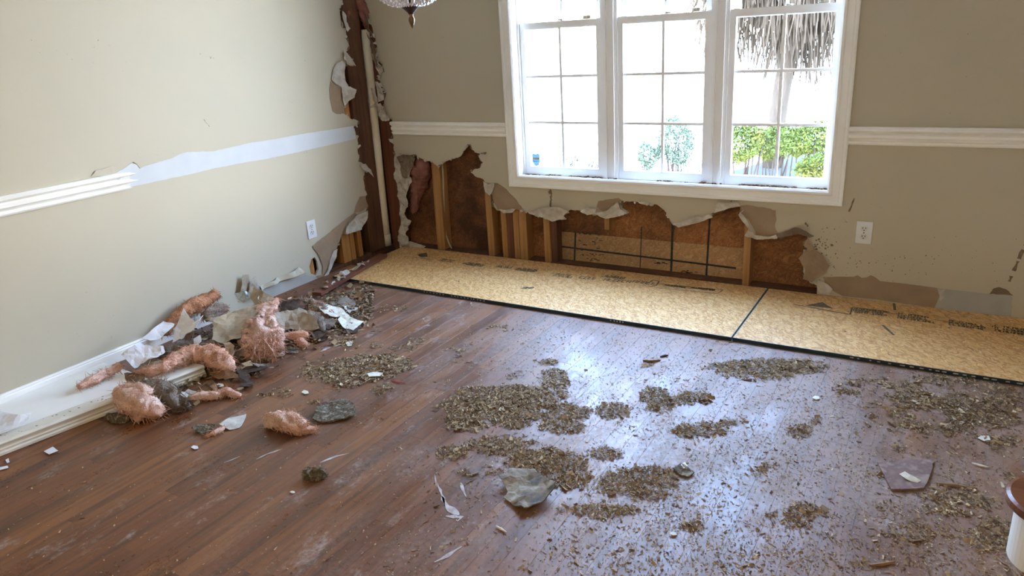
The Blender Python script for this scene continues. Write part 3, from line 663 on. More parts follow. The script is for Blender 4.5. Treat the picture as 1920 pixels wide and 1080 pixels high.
# peeled paper around the corner
peel([(646, 122), (638, 114), (628, 120), (622, 132), (620, 150), (628, 158), (638, 163), (640, 186), (644, 199), (652, 189), (662, 183), (664, 168), (651, 162), (643, 150), (645, 128)], M_GREYP, 'torn_paper', wall_left, WL, .005, amp=.008, seed=43, folds=1, fold=.1)
peel([(619, 152), (628, 158), (637, 164), (640, 186), (645, 200), (644, 213), (632, 214), (623, 208), (618, 185), (617, 168)], M_KRAFT, 'torn_paper', wall_left, WL, .0015, amp=.001, seed=44)
peel([(640, 94), (648, 100), (660, 116), (664, 124), (650, 118), (641, 112)], M_GREYP, 'torn_paper', wall_left, WL, .006, amp=.012, folds=1, fold=.3, seed=45)
peel([(638, 20), (643, 26), (651, 54), (646, 60), (640, 45)], M_GREYP, 'torn_paper', wall_left, WL, .006, amp=.012, folds=1, fold=.3, seed=46)
peel([(670, 308), (682, 307), (690, 318), (694, 332), (686, 324), (676, 318)], M_GREYP, 'torn_paper', wall_left, WL, .008, amp=.014, folds=1, fold=.3, seed=47)
peel([(684, 367), (674, 369), (668, 383), (663, 398), (676, 396), (690, 388)], M_KRAFT, 'torn_paper', wall_left, WL, .0018, amp=.002, seed=48)
peel([(664, 398), (640, 417), (616, 437), (600, 449), (585, 461), (590, 470), (598, 482), (604, 500), (603, 516), (592, 518), (604, 530), (613, 517), (622, 492), (629, 469), (636, 450), (640, 440), (644, 428), (655, 412), (668, 402)], M_KRAFT, 'torn_paper', wall_left, WL, .002, amp=.004, freq=10, seed=49)
peel([(640, 438), (643, 426), (655, 413), (668, 402), (680, 398), (686, 394), (688, 400), (680, 414), (672, 430), (660, 434)], M_GREYP, 'torn_paper', wall_left, WL, .008, amp=.014, freq=26, folds=2, fold=.2, seed=50)
peel([(622, 470), (630, 466), (628, 480), (621, 497), (610, 520), (604, 530), (600, 527), (612, 505)], M_GREYP, 'torn_paper', wall_left, WL, .006, amp=.008, seed=51)
peel([(488, 545), (520, 530), (560, 521), (572, 515), (600, 522), (600, 545), (560, 560), (490, 575)], M_GREYB, 'bare_baseboard_strip', wall_left, WL, .0012, amp=.0005, seed=52)
fl_ = sheet('loose_paint_flap', [WL(488, 536, .004), WL(520, 519, .004), WL(560, 500, .006), WL(575, 512, .05), WL(555, 519, .045), WL(520, 532, .04), WL(492, 545, .03)], M_WALL, wall_left, nrm=(1, 0, 0), amp=.002, seed=53, jit=.0008)
fringe('torn_edge_shreds', edgel, TO_L, (1, 0, 0), wall_left, [M_GREYP, M_KRAFTD], 3, .6, .006, .022)

# ---- other sides of the room
wr = slab('wall_right', [[(YF, 0), (0.11, 0), (0.11, ZC), (YF, ZC)]], lambda p: Vector((XR, p[0], p[1])), 0.12, (-1, 0, 0), [M_WALL] * 3); struct(wr, 'beige wall on the right with an open doorway')
wf = MB().box((-0.12, YF - .12, 0), (XR + .12, YF, ZC)).build('wall_front', M_WALL); struct(wf)
ce = MB().box((-0.15, YF - .12, ZC), (XR + .15, 0.13, ZC + .1)).build('ceiling', mat('white_ceiling', (0.74, 0.73, 0.70), None, 3, .9)); struct(ce)

# unseen warm fill lamp, added on the ceiling behind the camera
lamp = empty('fill_lamp', (3.3, -5.4, ZC - .12)); tag(lamp, 'added round fill lamp on the ceiling, unseen behind the camera', 'lamp')
m_lg = bpy.data.materials.new('fill_lamp_glass'); m_lg.use_nodes = True; bb = m_lg.node_tree.nodes['Principled BSDF']; bb.inputs['Base Color'].default_value = (.9, .86, .78, 1); bb.inputs['Emission Color'].default_value = (1, .80, .55, 1); bb.inputs['Emission Strength'].default_value = FILL_STRENGTH
MB().lathe([(.02, 0), (.12, .015), (.17, .05), (.18, .09)], (0, 0, 0), 24).build('fill_lamp_shade', m_lg, lamp, smooth=True)
MB().lathe([(.185, .09), (.19, .10), (.19, .12)], (0, 0, 0), 24).build('fill_lamp_base', M_BRASS, lamp, smooth=True)

# ---- chair rails, baseboard
RAIL = [(0, 0), (.007, 0), (.013, .008), (.013, .016), (.008, .020), (.012, .026), (.022, .036), (.022, .048), (.015, .053), (.011, .056), (.016, .060), (.028, .068), (.030, .080), (.024, .086), (0, .086)]
zr = 0.797
o = sweep(RAIL, WB(736, 245), WB(947, 245), (0, -1, 0), (0, 0, 1)).build('trim_1', M_TRIM)
for v in o.data.vertices: v.co.z = v.co.z - WB(736, 245).z + zr if False else v.co.z
def rail_b(xa, xb, name):
    o = fix(sweep(RAIL, (xa, 0, zr), (xb, 0, zr), (0, -1, 0), (0, 0, 1)).build(name, M_TRIM)); return struct(o)
bpy.data.objects.remove(o)
rail_b(WB(736, 235).x, 1.0085, 'trim_1')['label'] = 'short white chair rail between the corner and the window'
rail_b(2.9315, XR, 'trim_2')['label'] = 'long white chair rail right of the window'
yb = WL(236, 345).y
m_ = sweep(RAIL, (0, YF, zr), (0, yb, zr), (1, 0, 0), (0, 0, 1)); o = fix(m_.build('trim_3', M_TRIM))
for v in o.data.vertices:
    if v.co.y > yb - .01: v.co.y += .04 * math.sin(v.co.z * 190) + (.02 if v.co.x > .015 else -.01)
struct(o, 'white chair rail on the left wall broken off at its end')
BASE = [(0, 0), (.014, 0), (.014, .075), (.010, .082), (.012, .087), (.007, .096), (0, .098)]
zb = 0.066
BASE = [(o_, u_ * zb / .098) for o_, u_ in BASE]
o = fix(sweep(BASE, (0, YF, 0), (0, -1.55, 0), (1, 0, 0), (0, 0, 1)).build('baseboard_left', M_TRIM)); struct(o)

# ---- window trim
CW = 0.0755
CAS = [(0, 0), (.016, 0), (.020, .006), (.020, .016), (.013, .022), (.013, .050), (.019, .056), (.019, .066), (.012, .0755), (0, .0755)]   # (out, across towards opening)
cx0, cx1, cz0, cz1 = 1.0089, 2.9310, 0.4931, 2.29
for k_, (a_, b_, up_) in enumerate((((cx0, 0, cz0), (cx1, 0, cz0), (0, 0, 1)), ((cx0, 0, cz1), (cx1, 0, cz1), (0, 0, -1)), ((cx0, 0, cz0), (cx0, 0, cz1), (1, 0, 0)), ((cx1, 0, cz0), (cx1, 0, cz1), (-1, 0, 0)))):
    o = fix(sweep(CAS, a_, b_, (0, -1, 0), up_, miter=(1, -1)).build('trim_%d' % (4 + k_), M_TRIM)); struct(o, ('white window casing board under the window', 'white window casing board above the window', 'white window casing board left of the window', 'white window casing board right of the window')[k_])
JX0, JX1, JZ0, JZ1 = cx0 + CW, cx1 - CW, cz0 + CW - .012, cz1 - CW
for nm, bx in (('trim_8', ((JX0 - .02, -.001, JZ0 - .02), (JX1 + .02, .135, JZ0))), ('trim_9', ((JX0 - .02, 0, JZ1), (JX1 + .02, .135, JZ1 + .02))), ('trim_10', ((JX0 - .02, 0, JZ0), (JX0, .135, JZ1))), ('trim_11', ((JX1, 0, JZ0), (JX1 + .02, .135, JZ1)))):
    struct(MB().box(*bx).build(nm, M_TRIM), {'trim_8': 'white window sill littered with brown debris', 'trim_9': 'white head jamb above the window', 'trim_10': 'white left jamb of the window', 'trim_11': 'white right jamb of the window'}[nm])
# mullion posts between the three units
for nm, xa, xb in (('trim_12', 1.626, 1.704), ('trim_13', 2.240, 2.314)):
    m_ = MB().box((xa, .05, JZ0), (xb, .13, JZ1)).box((xa + .008, .042, JZ0), (xa + .024, .05, JZ1)).box((xb - .024, .042, JZ0), (xb - .008, .05, JZ1)); struct(m_.build(nm, M_VINYL), {'trim_12': 'white mullion post left of the middle sash', 'trim_13': 'white mullion post right of the middle sash'}[nm])
# double hung units
def sash(name, par, xa, xb, z0, z1, y0, y1, st, bot, topr):
    m_ = MB().box((xa, y0, z0), (xa + st, y1, z1)).box((xb - st, y0, z0), (xb, y1, z1)).box((xa + st, y0, z0), (xb - st, y1, z0 + bot)).box((xa + st, y0, z1 - topr), (xb - st, y1, z1))
    o = m_.build(name, M_VINYL, par)
    gx0, gx1, gz0, gz1 = xa + st, xb - st, z0 + bot, z1 - topr; ym = (y0 + y1) / 2; mw = .0075
    xc = (gx0 + gx1) / 2
    MB().box((xc - mw, ym - .008, gz0), (xc + mw, ym + .008, gz1)).build('muntin', M_VINYL, o)
    for k in (1, 2):
        zz = gz0 + (gz1 - gz0) * k / 3; MB().box((gx0, ym - .0075, zz - mw), (gx1, ym + .0075, zz + mw)).build('muntin', M_VINYL, o)
    for cx_ in range(2):
        for cz_ in range(3):
            a0 = gx0 if cx_ == 0 else xc + mw; a1 = xc - mw if cx_ == 0 else gx1
            b0 = gz0 + (gz1 - gz0) * cz_ / 3 + (mw if cz_ else 0); b1 = gz0 + (gz1 - gz0) * (cz_ + 1) / 3 - (mw if cz_ < 2 else 0)
            MB().box((a0, ym - .002, b0), (a1, ym + .002, b1)).build('pane', M_GLASS, o)
    return o
WN = ('left', 'middle', 'right')
for i, (xa, xb) in enumerate(((1.0905, 1.6225), (1.7090, 2.2370), (2.3190, 2.8565))):
    win = MB().box((xa - .006, .052, JZ0), (xa + .006, .13, JZ1)).box((xb - .006, .052, JZ0), (xb + .006, .13, JZ1)).box((xa, .052, JZ1 - .02), (xb, .13, JZ1)).box((xa, .066, JZ0), (xb, .13, JZ0 + .012)).build('window_%d' % (i + 1), M_VINYL)
    struct(win, 'white double-hung %s window sash pair with grid bars' % WN[i])
    lo = sash('lower_sash', win, xa + .007, xb - .007, JZ0 + .006, 1.446, .060, .088, .030, .048, .036)
    up = sash('upper_sash', win, xa + .012, xb - .012, 1.405, JZ1 - .004, .093, .121, .034, .040, .04)
    lk = []
    for (px_, py_, wl, hl) in (((1101, 31, .050, .020), (1052, 36, .032, .010)), ((1306, 18, .044, .020), (1254, 24, .034, .009)), ((1545, 4, .050, .020), (1480, 8, .03, .008)))[i]:
        p = WB(px_, py_, .078); MB().box((p.x - wl / 2, .064, 1.4465), (p.x + wl / 2, .092, 1.4465 + hl)).box((p.x - wl / 3, .058, 1.452), (p.x + wl * .1, .066, 1.4465 + hl * .9)).build('sash_lock', mat('tan_lock_%d' % len(bpy.data.materials), (0.60, 0.56, 0.47), None, 6, .4), win, bevel=.002)
win1 = bpy.data.objects['window_1']
# shield sticker on the left window's lower left pane
yS = .0705
c = WB(1005, 300, yS); hw = .026; hh = .040
sh_ = [(-hw, hh * .86), (-hw * .5, hh), (0, hh * .86), (hw * .5, hh), (hw, hh * .86), (hw, -hh * .25), (hw * .6, -hh * .72), (0, -hh), (-hw * .6, -hh * .72), (-hw, -hh * .25)]
st_ = put('shield_sticker', [(c.x + x, yS, c.z + z) for x, z in sh_] + [(c.x + x, yS + .0008, c.z + z) for x, z in sh_], [tuple(range(10)), tuple(range(10, 20))[::-1]] + [(i, (i + 1) % 10, 10 + (i + 1) % 10, 10 + i) for i in range(10)], sticker_mat('sticker_blue', (0.09, 0.15, 0.20)), win1)
fix(st_); st_['label'] = 'blue shield sticker with a yellow band'
MB().box((c.x - hw * .98, yS - .0008, c.z + .003), (c.x + hw * .98, yS - .0001, c.z + .015)).build('sticker_band', sticker_mat('sticker_yellow', (0.26, 0.20, 0.08)), st_)
MB().box((c.x - hw * .7, yS - .0008, c.z - .010), (c.x + hw * .7, yS - .0001, c.z - .005)).build('sticker_band', sticker_mat('sticker_pale', (0.15, 0.16, 0.16)), st_)

# ================================================================== OUTDOORS
GZ = -0.75
gr = MB().box((-40, .2, GZ - .2), (45, 90, GZ)).build('ground', mat('pale_dry_lawn', (0.58, 0.56, 0.48), (0.50, 0.48, 0.38), 1.2, .95)); struct(gr)
# leafy plants
def leaves(center, radii, n_, size, seed, hole=.0, mats=1, flat=.0):
    r = np.random.default_rng(seed); d = r.normal(size=(n_, 3)); d /= np.linalg.norm(d, axis=1)[:, None]; rad = r.uniform(.45, 1.0, n_) ** .6
    P = np.array(center) + d * rad[:, None] * np.array(radii)
    P += .22 * np.array(radii) * np.sin(P[:, [1, 2, 0]] / np.array(radii)[[1, 2, 0]] * 3.1 + seed) + r.normal(0, .06, (n_, 3)) * np.array(radii)
    u = r.normal(size=(n_, 3)); u /= np.linalg.norm(u, axis=1)[:, None]; v = np.cross(u, r.normal(size=(n_, 3))); v /= np.linalg.norm(v, axis=1)[:, None] + 1e-9
    s = size * r.uniform(.5, 1.3, n_)[:, None]
    q = np.stack([P - u * s, P + v * s * .45, P + u * s, P - v * s * .45], 1).reshape(-1, 3)
    f = np.arange(n_ * 4).reshape(-1, 4); return q, f
def bush(name, loc, radii, n_, size, seed, mt, label, stems=7, stem_h=.5, group=None, cat='shrub'):
    root = empty(name, loc); tag(root, label, cat, group)
    q, f = leaves((0, 0, stem_h + radii[2]), radii, n_, size, seed); o = put('foliage', q.tolist(), f.tolist(), mt, root); o['kind'] = 'stuff'
    m_ = MB(); r = random.Random(seed)
    for k in range(stems):
        th = r.uniform(0, 6.28); e_ = Vector((math.cos(th) * radii[0] * r.uniform(.2, .8), math.sin(th) * radii[1] * r.uniform(.2, .8), stem_h + radii[2] * r.uniform(.4, 1.5)))
        m_.tube([(math.cos(th) * .05, math.sin(th) * .05, 0), e_ * .5 + Vector((r.uniform(-.05, .05), r.uniform(-.05, .05), .05)), e_], [.014, .010, .005], 5)
    m_.build('stems', mat('bush_stem_%d' % seed, (0.035, 0.025, 0.02), None, 9, .9), root); return root
M_LEAF1 = mat('yellow_green_leaf', (0.085, 0.105, 0.020), (0.055, 0.075, 0.016), 2.5, .8, c3=(0.11, 0.105, 0.025), spec=.1)
M_LEAF2 = mat('grey_green_leaf', (0.07, 0.09, 0.06), (0.055, 0.072, 0.045), 2.5, .8, spec=.1)
def shrub_at(px_, py0, py1, y, rx, seed, n_, mt, label, grp=None, name='hedge_shrub'):
    a_, b_ = WB(px_, py0, y), WB(px_, py1, y); rz = (a_.z - b_.z) / 2
    return bush(name, (a_.x, y, GZ), (rx, rx * .8, rz * 1.15), int(n_ * 1.6), .017, seed, mt, label, 13, b_.z - GZ, grp)
shrub_at(1395, 238, 300, 3.0, .24, 11, 2600, M_LEAF1, 'yellow-green shrub behind the left half of the right window', 'shrubs outside the right window')
shrub_at(1458, 241, 296, 3.6, .22, 12, 2200, M_LEAF1, 'yellow-green shrub behind the grid bar of the right window', 'shrubs outside the right window')
shrub_at(1520, 240, 292, 3.1, .25, 13, 2600, M_LEAF1, 'yellow-green shrub at the right edge of the right window', 'shrubs outside the right window')
shrub_at(1535, 296, 335, 2.4, .20, 14, 1200, M_LEAF1, 'low green shrub in the right window below the path', None, 'low_shrub')
bp = WB(1262, 295, 4.2); bush('grey_green_bush', (bp.x, 4.2, GZ), (.22, .3, .26), 2600, .02, 15, M_LEAF2, 'grey-green bush behind the middle window, the taller one', 8, .62)
bp = WB(1215, 312, 4.0); bush('grey_green_bush', (bp.x, 4.0, GZ), (.14, .2, .14), 900, .02, 16, M_LEAF2, 'small grey-green bush at the lower left of the middle window', 6, .62)
def twiggy(name, loc, n_, h, spread, seed, label, rad=.006):
    r = random.Random(seed); m_ = MB()
    for k in range(n_):
        th = r.uniform(0, 6.28); a_ = Vector((r.uniform(-.1, .1), r.uniform(-.1, .1), 0)); L = h * r.uniform(.6, 1); e_ = a_ + Vector((math.cos(th) * spread * r.random(), math.sin(th) * spread * r.random(), L))
        mid = a_.lerp(e_, .55) + Vector((r.uniform(-.08, .08), r.uniform(-.08, .08), 0)); m_.tube([a_, mid, e_], [rad, rad * .8, rad * .4], 4)
        for j in range(5):
            s0 = mid.lerp(e_, r.random()); m_.tube([s0, s0 + Vector((r.uniform(-.2, .2), r.uniform(-.2, .2), r.uniform(.02, .22)))], [rad * .5, rad * .25], 3)
    o = m_.build(name, mat('bare_twig_%d' % seed, (0.012, 0.012, 0.014), None, 8, .9, spec=.02)); o.location = loc; return tag(o, label, 'shrub')
bp = WB(1085, 300, 4.0); twiggy('bare_shrub', (bp.x, 4.0, GZ), 22, .95, .55, 21, 'bare twiggy shrub in the lower right pane of the left window')
bp = WB(1020, 305, 3.6); twiggy('bare_shrub', (bp.x, 3.6, GZ), 16, .88, .4, 22, 'bare twiggy shrub beside the shield sticker in the left window')
bp = WB(1300, 300, 5.2); twiggy('bare_shrub', (bp.x, 5.2, GZ), 22, 1.0, .6, 23, 'bare twiggy shrub at the right side of the middle window')
# concrete walk with a raised edge crossing behind the shrubs
pa, pb = FL(1370, 345, GZ + .12), FL(1560, 285, GZ + .12); d = (pb - pa).normalized(); sN = Vector((-d.y, d.x, 0))
pa -= d * 3.0; pb += d * 3
Vp = [pa - sN * .45, pb - sN * .45, pb + sN * .45, pa + sN * .45]
wk = put('path', [(*v.xy, GZ + .12) for v in Vp] + [(*v.xy, GZ - .02) for v in Vp], [(0, 1, 2, 3), (7, 6, 5, 4), (0, 4, 5, 1), (1, 5, 6, 2), (2, 6, 7, 3), (3, 7, 4, 0)], mat('pale_concrete', (0.030, 0.034, 0.032), (0.026, 0.030, 0.028), 6, .9, spec=.05)); fix(wk); struct(wk, 'pale concrete walk outside')
# the weeping tree
def tree(loc, seed):
    r = random.Random(seed); root = empty('weeping_tree', loc); tag(root, 'bare weeping tree with drooping twigs behind the right window', 'tree')
    tk = MB(); tk.tube([(0, 0, 0), (.03, 0, .8), (.12, 0, 1.7), (.22, .05, 2.5), (.25, .05, 3.4), (.2, .1, 5.2)], [.15, .12, .11, .10, .09, .05], 10); tk.build('trunk', mat('pale_bark', (0.058, 0.046, 0.036), (0.042, 0.033, 0.026), 8, .9, stretch=(3, 3, 1), spec=.05), root, smooth=True)
    br = MB(); tw = MB()
    for k in range(40):
        th = r.uniform(0, 6.28); s0 = Vector((.22, .05, r.uniform(2.2, 4.6))); L = r.uniform(.6, 1.7); h = r.uniform(.3, 1.0)
        P = [s0 + Vector((math.cos(th) * L * f + r.uniform(-.1, .1), math.sin(th) * L * f + r.uniform(-.1, .1), h * math.sin(f * 2.3))) for f in (0, .25, .5, .75, 1)]
        br.tube(P, [.06, .045, .035, .025, .014], 6)
        for j in range(110):
            f = r.uniform(.1, 1) * 4; i_ = min(3, int(f)); q = P[i_].lerp(P[i_ + 1], f - i_); dl = r.uniform(.4, 1.45); sway = Vector((r.uniform(-.25, .25), r.uniform(-.25, .25), 0))
            tw.tube([q, q + sway * .4 + Vector((0, 0, -dl * .35)), q + sway + Vector((0, 0, -dl * .7)), q + sway * 1.3 + Vector((r.uniform(-.05, .05), 0, -dl))], [.014, .012, .010, .006], 3, cap=False)
    br.build('branches', mat('grey_branch', (0.05, 0.04, 0.033), None, 8, .9), root); o = tw.build('twigs', mat('brown_twig', (0.050, 0.039, 0.029), (0.036, 0.028, 0.021), 8, .9, spec=.05), root); o['kind'] = 'stuff'
p = WB(1468, 250, 7.0); tree((p.x - .12, 7.0, GZ), 5)

# ================================================================== THINGS ON THE WALLS
def outlet(name, P, n_, label):
    n_ = Vector(n_); u = Vector((0, 0, 1)).cross(n_); w_ = .037; h = .0565
    root = empty(name, P); tag(root, label, 'outlet', None)
    mtx = Matrix((u, n_, Vector((0, 0, 1)))).transposed()
    def T(v): return mtx @ Vector(v)
    def bx(m_, a_, b_):
        q = MB().box(a_, b_); m_.add([T(v) for v in q.v], q.f)
    m_ = MB(); bx(m_, (-w_, .0, -h), (w_, .0055, h)); o = fix(m_.build('cover_plate', M_OUT, root, bevel=.002))
    for s in (-1, 1):
        m_ = MB(); k = 16; cz = s * .0205
        prof = [(math.cos(2 * math.pi * j / k) * .0165, max(-.0135, min(.0135, math.sin(2 * math.pi * j / k) * .0175))) for j in range(k)]
        m_.add([T((x, .0054, cz + z)) for x, z in prof] + [T((x, .0076, cz + z)) for x, z in prof], [tuple(range(k))[::-1], tuple(range(k, 2 * k))] + [(j, (j + 1) % k, k + (j + 1) % k, k + j) for j in range(k)])
        rc = fix(m_.build('receptacle', mat('receptacle_%d' % len(bpy.data.materials), (0.66, 0.65, 0.62), None, 4, .3), root))
        m_ = MB(); bx(m_, (-.0078, .0073, cz - .001), (-.0048, .0079, cz + .0085)); bx(m_, (.0048, .0073, cz), (.0078, .0079, cz + .0075)); bx(m_, (-.0025, .0073, cz - .0095), (.0025, .0079, cz - .0045)); fix(m_.build('slots', M_SLOT, rc))
    m_ = MB(); bx(m_, (-.0025, .005, -.0025), (.0025, .0066, .0025)); fix(m_.build('screw', M_SLOT, root))
    return root
p = WB(1620, 436); outlet('wall_outlet', (p.x, -.0003, p.z), (0, -1, 0), 'white duplex outlet low on the window wall right of the window')
p = WL(583.5, 430); outlet('wall_outlet', (.0003, p.y, p.z), (1, 0, 0), 'white duplex outlet on the left wall beside the torn drywall')
# drain pipe in the corner
m_ = MB(); m_.tube([(-.030, -.034, .035), (-.031, -.030, .3), (-.033, -.012, .9), (-.036, .006, 1.47)], [.031, .031, .030, .030], 20); m_.tube([(-.030, -.034, .018), (-.030, -.034, .10)], .0345, 20)
tag(rebase(m_.build('drain_pipe', M_PVC, smooth=False)), 'stained white plastic pipe standing in the torn-open corner', 'pipe')
o = bpy.data.objects['drain_pipe']; o.data.polygons.foreach_set('use_smooth', [len(p_.vertices) == 4 for p_ in o.data.polygons])

# chandelier
cx_, cy_, cz_ = 1.765, -1.81, 1.432
root = empty('crystal_chandelier', (cx_, cy_, cz_)); tag(root, 'crystal bead basket chandelier with brass finial hanging at the top edge', 'chandelier')
MB().lathe([(.001, 0), (.005, .008), (.0095, .018), (.0115, .027), (.009, .035), (.006, .039), (.008, .042), (.007, .046)], (0, 0, 0), 16).build('finial', M_BRASS, root, smooth=True)
MB().lathe([(.007, .044), (.011, .050), (.022, .060), (.034, .070), (.035, .076), (.012, .078)], (0, 0, 0), 24).build('bottom_cup', M_BRONZE, root, smooth=True)
MB().tube([(0, 0, .07), (0, 0, .62)], .010, 10).build('stem', M_BRASS, root, smooth=True)
MB().lathe([(.005, .60), (.03, .61), (.035, .64), (.02, .66), (.006, .70)], (0, 0, 0), 16).build('top_crown', M_BRASS, root, smooth=True)
MB().tube([(0, 0, .69), (0, 0, ZC - cz_ - .03)], .006, 8).build('chain', M_BRONZE, root)
MB().lathe([(.06, ZC - cz_), (.058, ZC - cz_ - .02), (.015, ZC - cz_ - .04)][::-1], (0, 0, 0), 20).build('canopy', M_BRASS, root, smooth=True)
ring = MB(); ring.tube([(.190 * math.cos(6.2832 * k / 40), .190 * math.sin(6.2832 * k / 40), .350) for k in range(41)], .008, 8); ring.build('ring', M_BRASS, root, smooth=True)
bead = MB().lathe([(.0015, -.0075), (.0062, 0), (.0015, .0075)], (0, 0, 0), 7)
NS = 24
for s in range(NS):
    th = 2 * math.pi * s / NS; m_ = MB(); n_ = 18
    for k in range(n_ + 1):
        f = k / n_; a_ = f * math.pi / 2; rr_ = .034 + .150 * math.sin(a_); zz = .074 + .270 * (1 - math.cos(a_)); sc = .95 + .5 * f
        m_.add([(v[0] * sc + rr_ * math.cos(th), v[1] * sc + rr_ * math.sin(th), v[2] * sc + zz) for v in bead.v], bead.f)
    for k in range(16):
        f = k / 16; rr_ = .184 - .154 * math.sin(f * math.pi / 2); zz = .355 + .26 * f
        m_.add([(v[0] + rr_ * math.cos(th), v[1] + rr_ * math.sin(th), v[2] + zz) for v in bead.v], bead.f)
    m_.build('bead_strand', M_CRYST, root)
for s in range(6):
    th = 2 * math.pi * s / 6 + .3; m_ = MB(); m_.tube([(0, 0, .16), (.08 * math.cos(th), .08 * math.sin(th), .14), (.15 * math.cos(th), .15 * math.sin(th), .18), (.16 * math.cos(th), .16 * math.sin(th), .24)], .005, 7)
    ar = m_.build('arm', M_BRONZE, root, smooth=True); MB().tube([(.16 * math.cos(th), .16 * math.sin(th), .24), (.16 * math.cos(th), .16 * math.sin(th), .32)], .011, 10).build('candle_sleeve', M_OUT, ar, smooth=True)
for s in range(14):
    th = 2 * math.pi * s / 14; zz = .12 + .04 * (s % 3); rr_ = .05 + .03 * (s % 2)
    MB().lathe([(.001, -.022), (.011, -.004), (.008, .012), (.001, .022)], (rr_ * math.cos(th), rr_ * math.sin(th), zz), 7).build('crystal_drop', M_CRYST, root)

# ================================================================== THINGS ON THE FLOOR
# starting step of the staircase, lower right
sc_ = Vector((3.735, -1.835, 0)); rT, rR = .132, .104
root = empty('staircase_step', sc_); tag(root, 'bullnose stair step with brown tread and white riser at the right edge', 'stair step')
def stadium(r0, z, L=1.0, n_=24): return [(r0 * math.cos(a_), r0 * math.sin(a_), z) for a_ in [math.pi / 2 + math.pi * k / n_ for k in range(n_ + 1)]] + [(L, -r0, z), (L, r0, z)]
m_ = MB(); ks = [(rT - .012, .162), (rT - .003, .166), (rT, .176), (rT - .003, .186), (rT - .012, .190)]; rings = [stadium(a_, z_) for a_, z_ in ks]; nn = len(rings[0]); V = [v for rg in rings for v in rg]
F = [(i * nn + k, i * nn + (k + 1) % nn, (i + 1) * nn + (k + 1) % nn, (i + 1) * nn + k) for i in range(4) for k in range(nn)] + [tuple(range(nn))[::-1], tuple(range(4 * nn, 5 * nn))]
fix(m_.add(V, F).build('tread', M_STEPW, root, smooth=False))
a_, b_ = stadium(rR, .001), stadium(rR, .163); fix(MB().add(a_ + b_, [(k, (k + 1) % nn, nn + (k + 1) % nn, nn + k) for k in range(nn)] + [tuple(range(nn))[::-1], tuple(range(nn, 2 * nn))]).build('riser', M_TRIM, root))

# two OSB sheets laid along the wall
yF = -0.7316; T = 0.018
def osb_panel(x0_, x1_, label, yback):
    root = empty('osb_panel', ((x0_ + x1_) / 2, (yF + yback) / 2, .001)); tag(root, label, 'board', 'subfloor sheets along the window wall')
    cx2, cy2 = root.location.x, root.location.y
    def L(m): return [(v[0] - cx2, v[1] - cy2, v[2]) for v in m.v]
    m_ = MB().box((x0_ + .002, yF + .004, 0), (x1_ - .002, yback, T - .001)); m_.v = L(m_); m_.build('board', M_OSB, root)
    m_ = MB().box((x0_ + .002, yF, .0005), (x1_ - .002, yF + .004, T - .0008)); m_.v = L(m_); m_.build('sealed_edge', M_EDGE, root)
    for xa_ in (x0_, x1_ - .003):
        m_ = MB().box((xa_, yF, .0005), (xa_ + .003, yback, T - .0005)); m_.v = L(m_); m_.build('sealed_edge', M_SEAM, root)
    return root
seam = WB(1433, 536, 0).x * 0 + 2.6
p1 = osb_panel(.11, 2.598, 'long tan OSB subfloor sheet from the corner to the dark seam', -.003)
p2 = osb_panel(2.603, XR - .02, 'tan OSB subfloor sheet right of the dark seam with black printing', -.003)
# left end of the long sheet is cut on a slant: extra wedge up to the corner
# print on the sheets
r_ = random.Random(44)
def ink(root, marks, name='stamp_print'):
    m_ = MB(); L = root.location; zt = T + .0002 - .0
    def quad(P, w_):
        for i in range(len(P) - 1):
            a_, b_ = Vector(P[i]), Vector(P[i + 1]); d_ = (b_ - a_).normalized(); s = Vector((-d_.y, d_.x, 0)) * w_ / 2
            V = [a_ - s, b_ - s, b_ + s, a_ + s]; m_.add([(v.x - L.x, v.y - L.y, T + .0004) for v in V], [(0, 1, 2, 3)])
    for kind_, pts, *ex in marks:
        P = [FL(x, y, T) for x, y in pts]
        if kind_ == 'line': quad(P, ex[0])
        elif kind_ == 'fill': m_.add([(v.x - L.x, v.y - L.y, T + .0004) for v in P], [tuple(range(len(P)))])
        else:   # block of letter-like strokes in a box a->b (along x), rows
            a_, b_ = P[0], P[1]; hgt, rows = ex[0], ex[1]
            for rw in range(rows):
                x = a_.x; y0_ = a_.y + (b_.y - a_.y) * 0 + hgt * (rows / 2 - rw - .5) / rows * 2
                while x < b_.x:
                    f = (x - a_.x) / (b_.x - a_.x + 1e-6); yb_ = a_.y + (b_.y - a_.y) * f + hgt * (rows / 2 - rw) / rows * 2 - hgt / rows; cw = hgt / rows * r_.uniform(.8, 1.3); ch = hgt / rows * 1.55
                    if r_.random() < .88:
                        kk = r_.randint(0, 4); lw = .006 if rows < 2 else .005
                        quad([(x, yb_, 0), (x, yb_ + ch, 0)], lw)
                        if kk in (0, 1, 3): quad([(x, yb_ + ch, 0), (x + cw * .7, yb_ + ch, 0)], lw)
                        if kk in (0, 2, 4): quad([(x, yb_ + ch * .5, 0), (x + cw * .6, yb_ + ch * .5, 0)], lw)
                        if kk in (1, 2): quad([(x, yb_, 0), (x + cw * .7, yb_, 0)], lw)
                        if kk in (0, 3, 4): quad([(x + cw * .7, yb_ + ch, 0), (x + cw * .7, yb_, 0)], lw)
                    x += cw
    o = m_.build(name, M_INK, root); o['kind'] = 'stuff'; return o
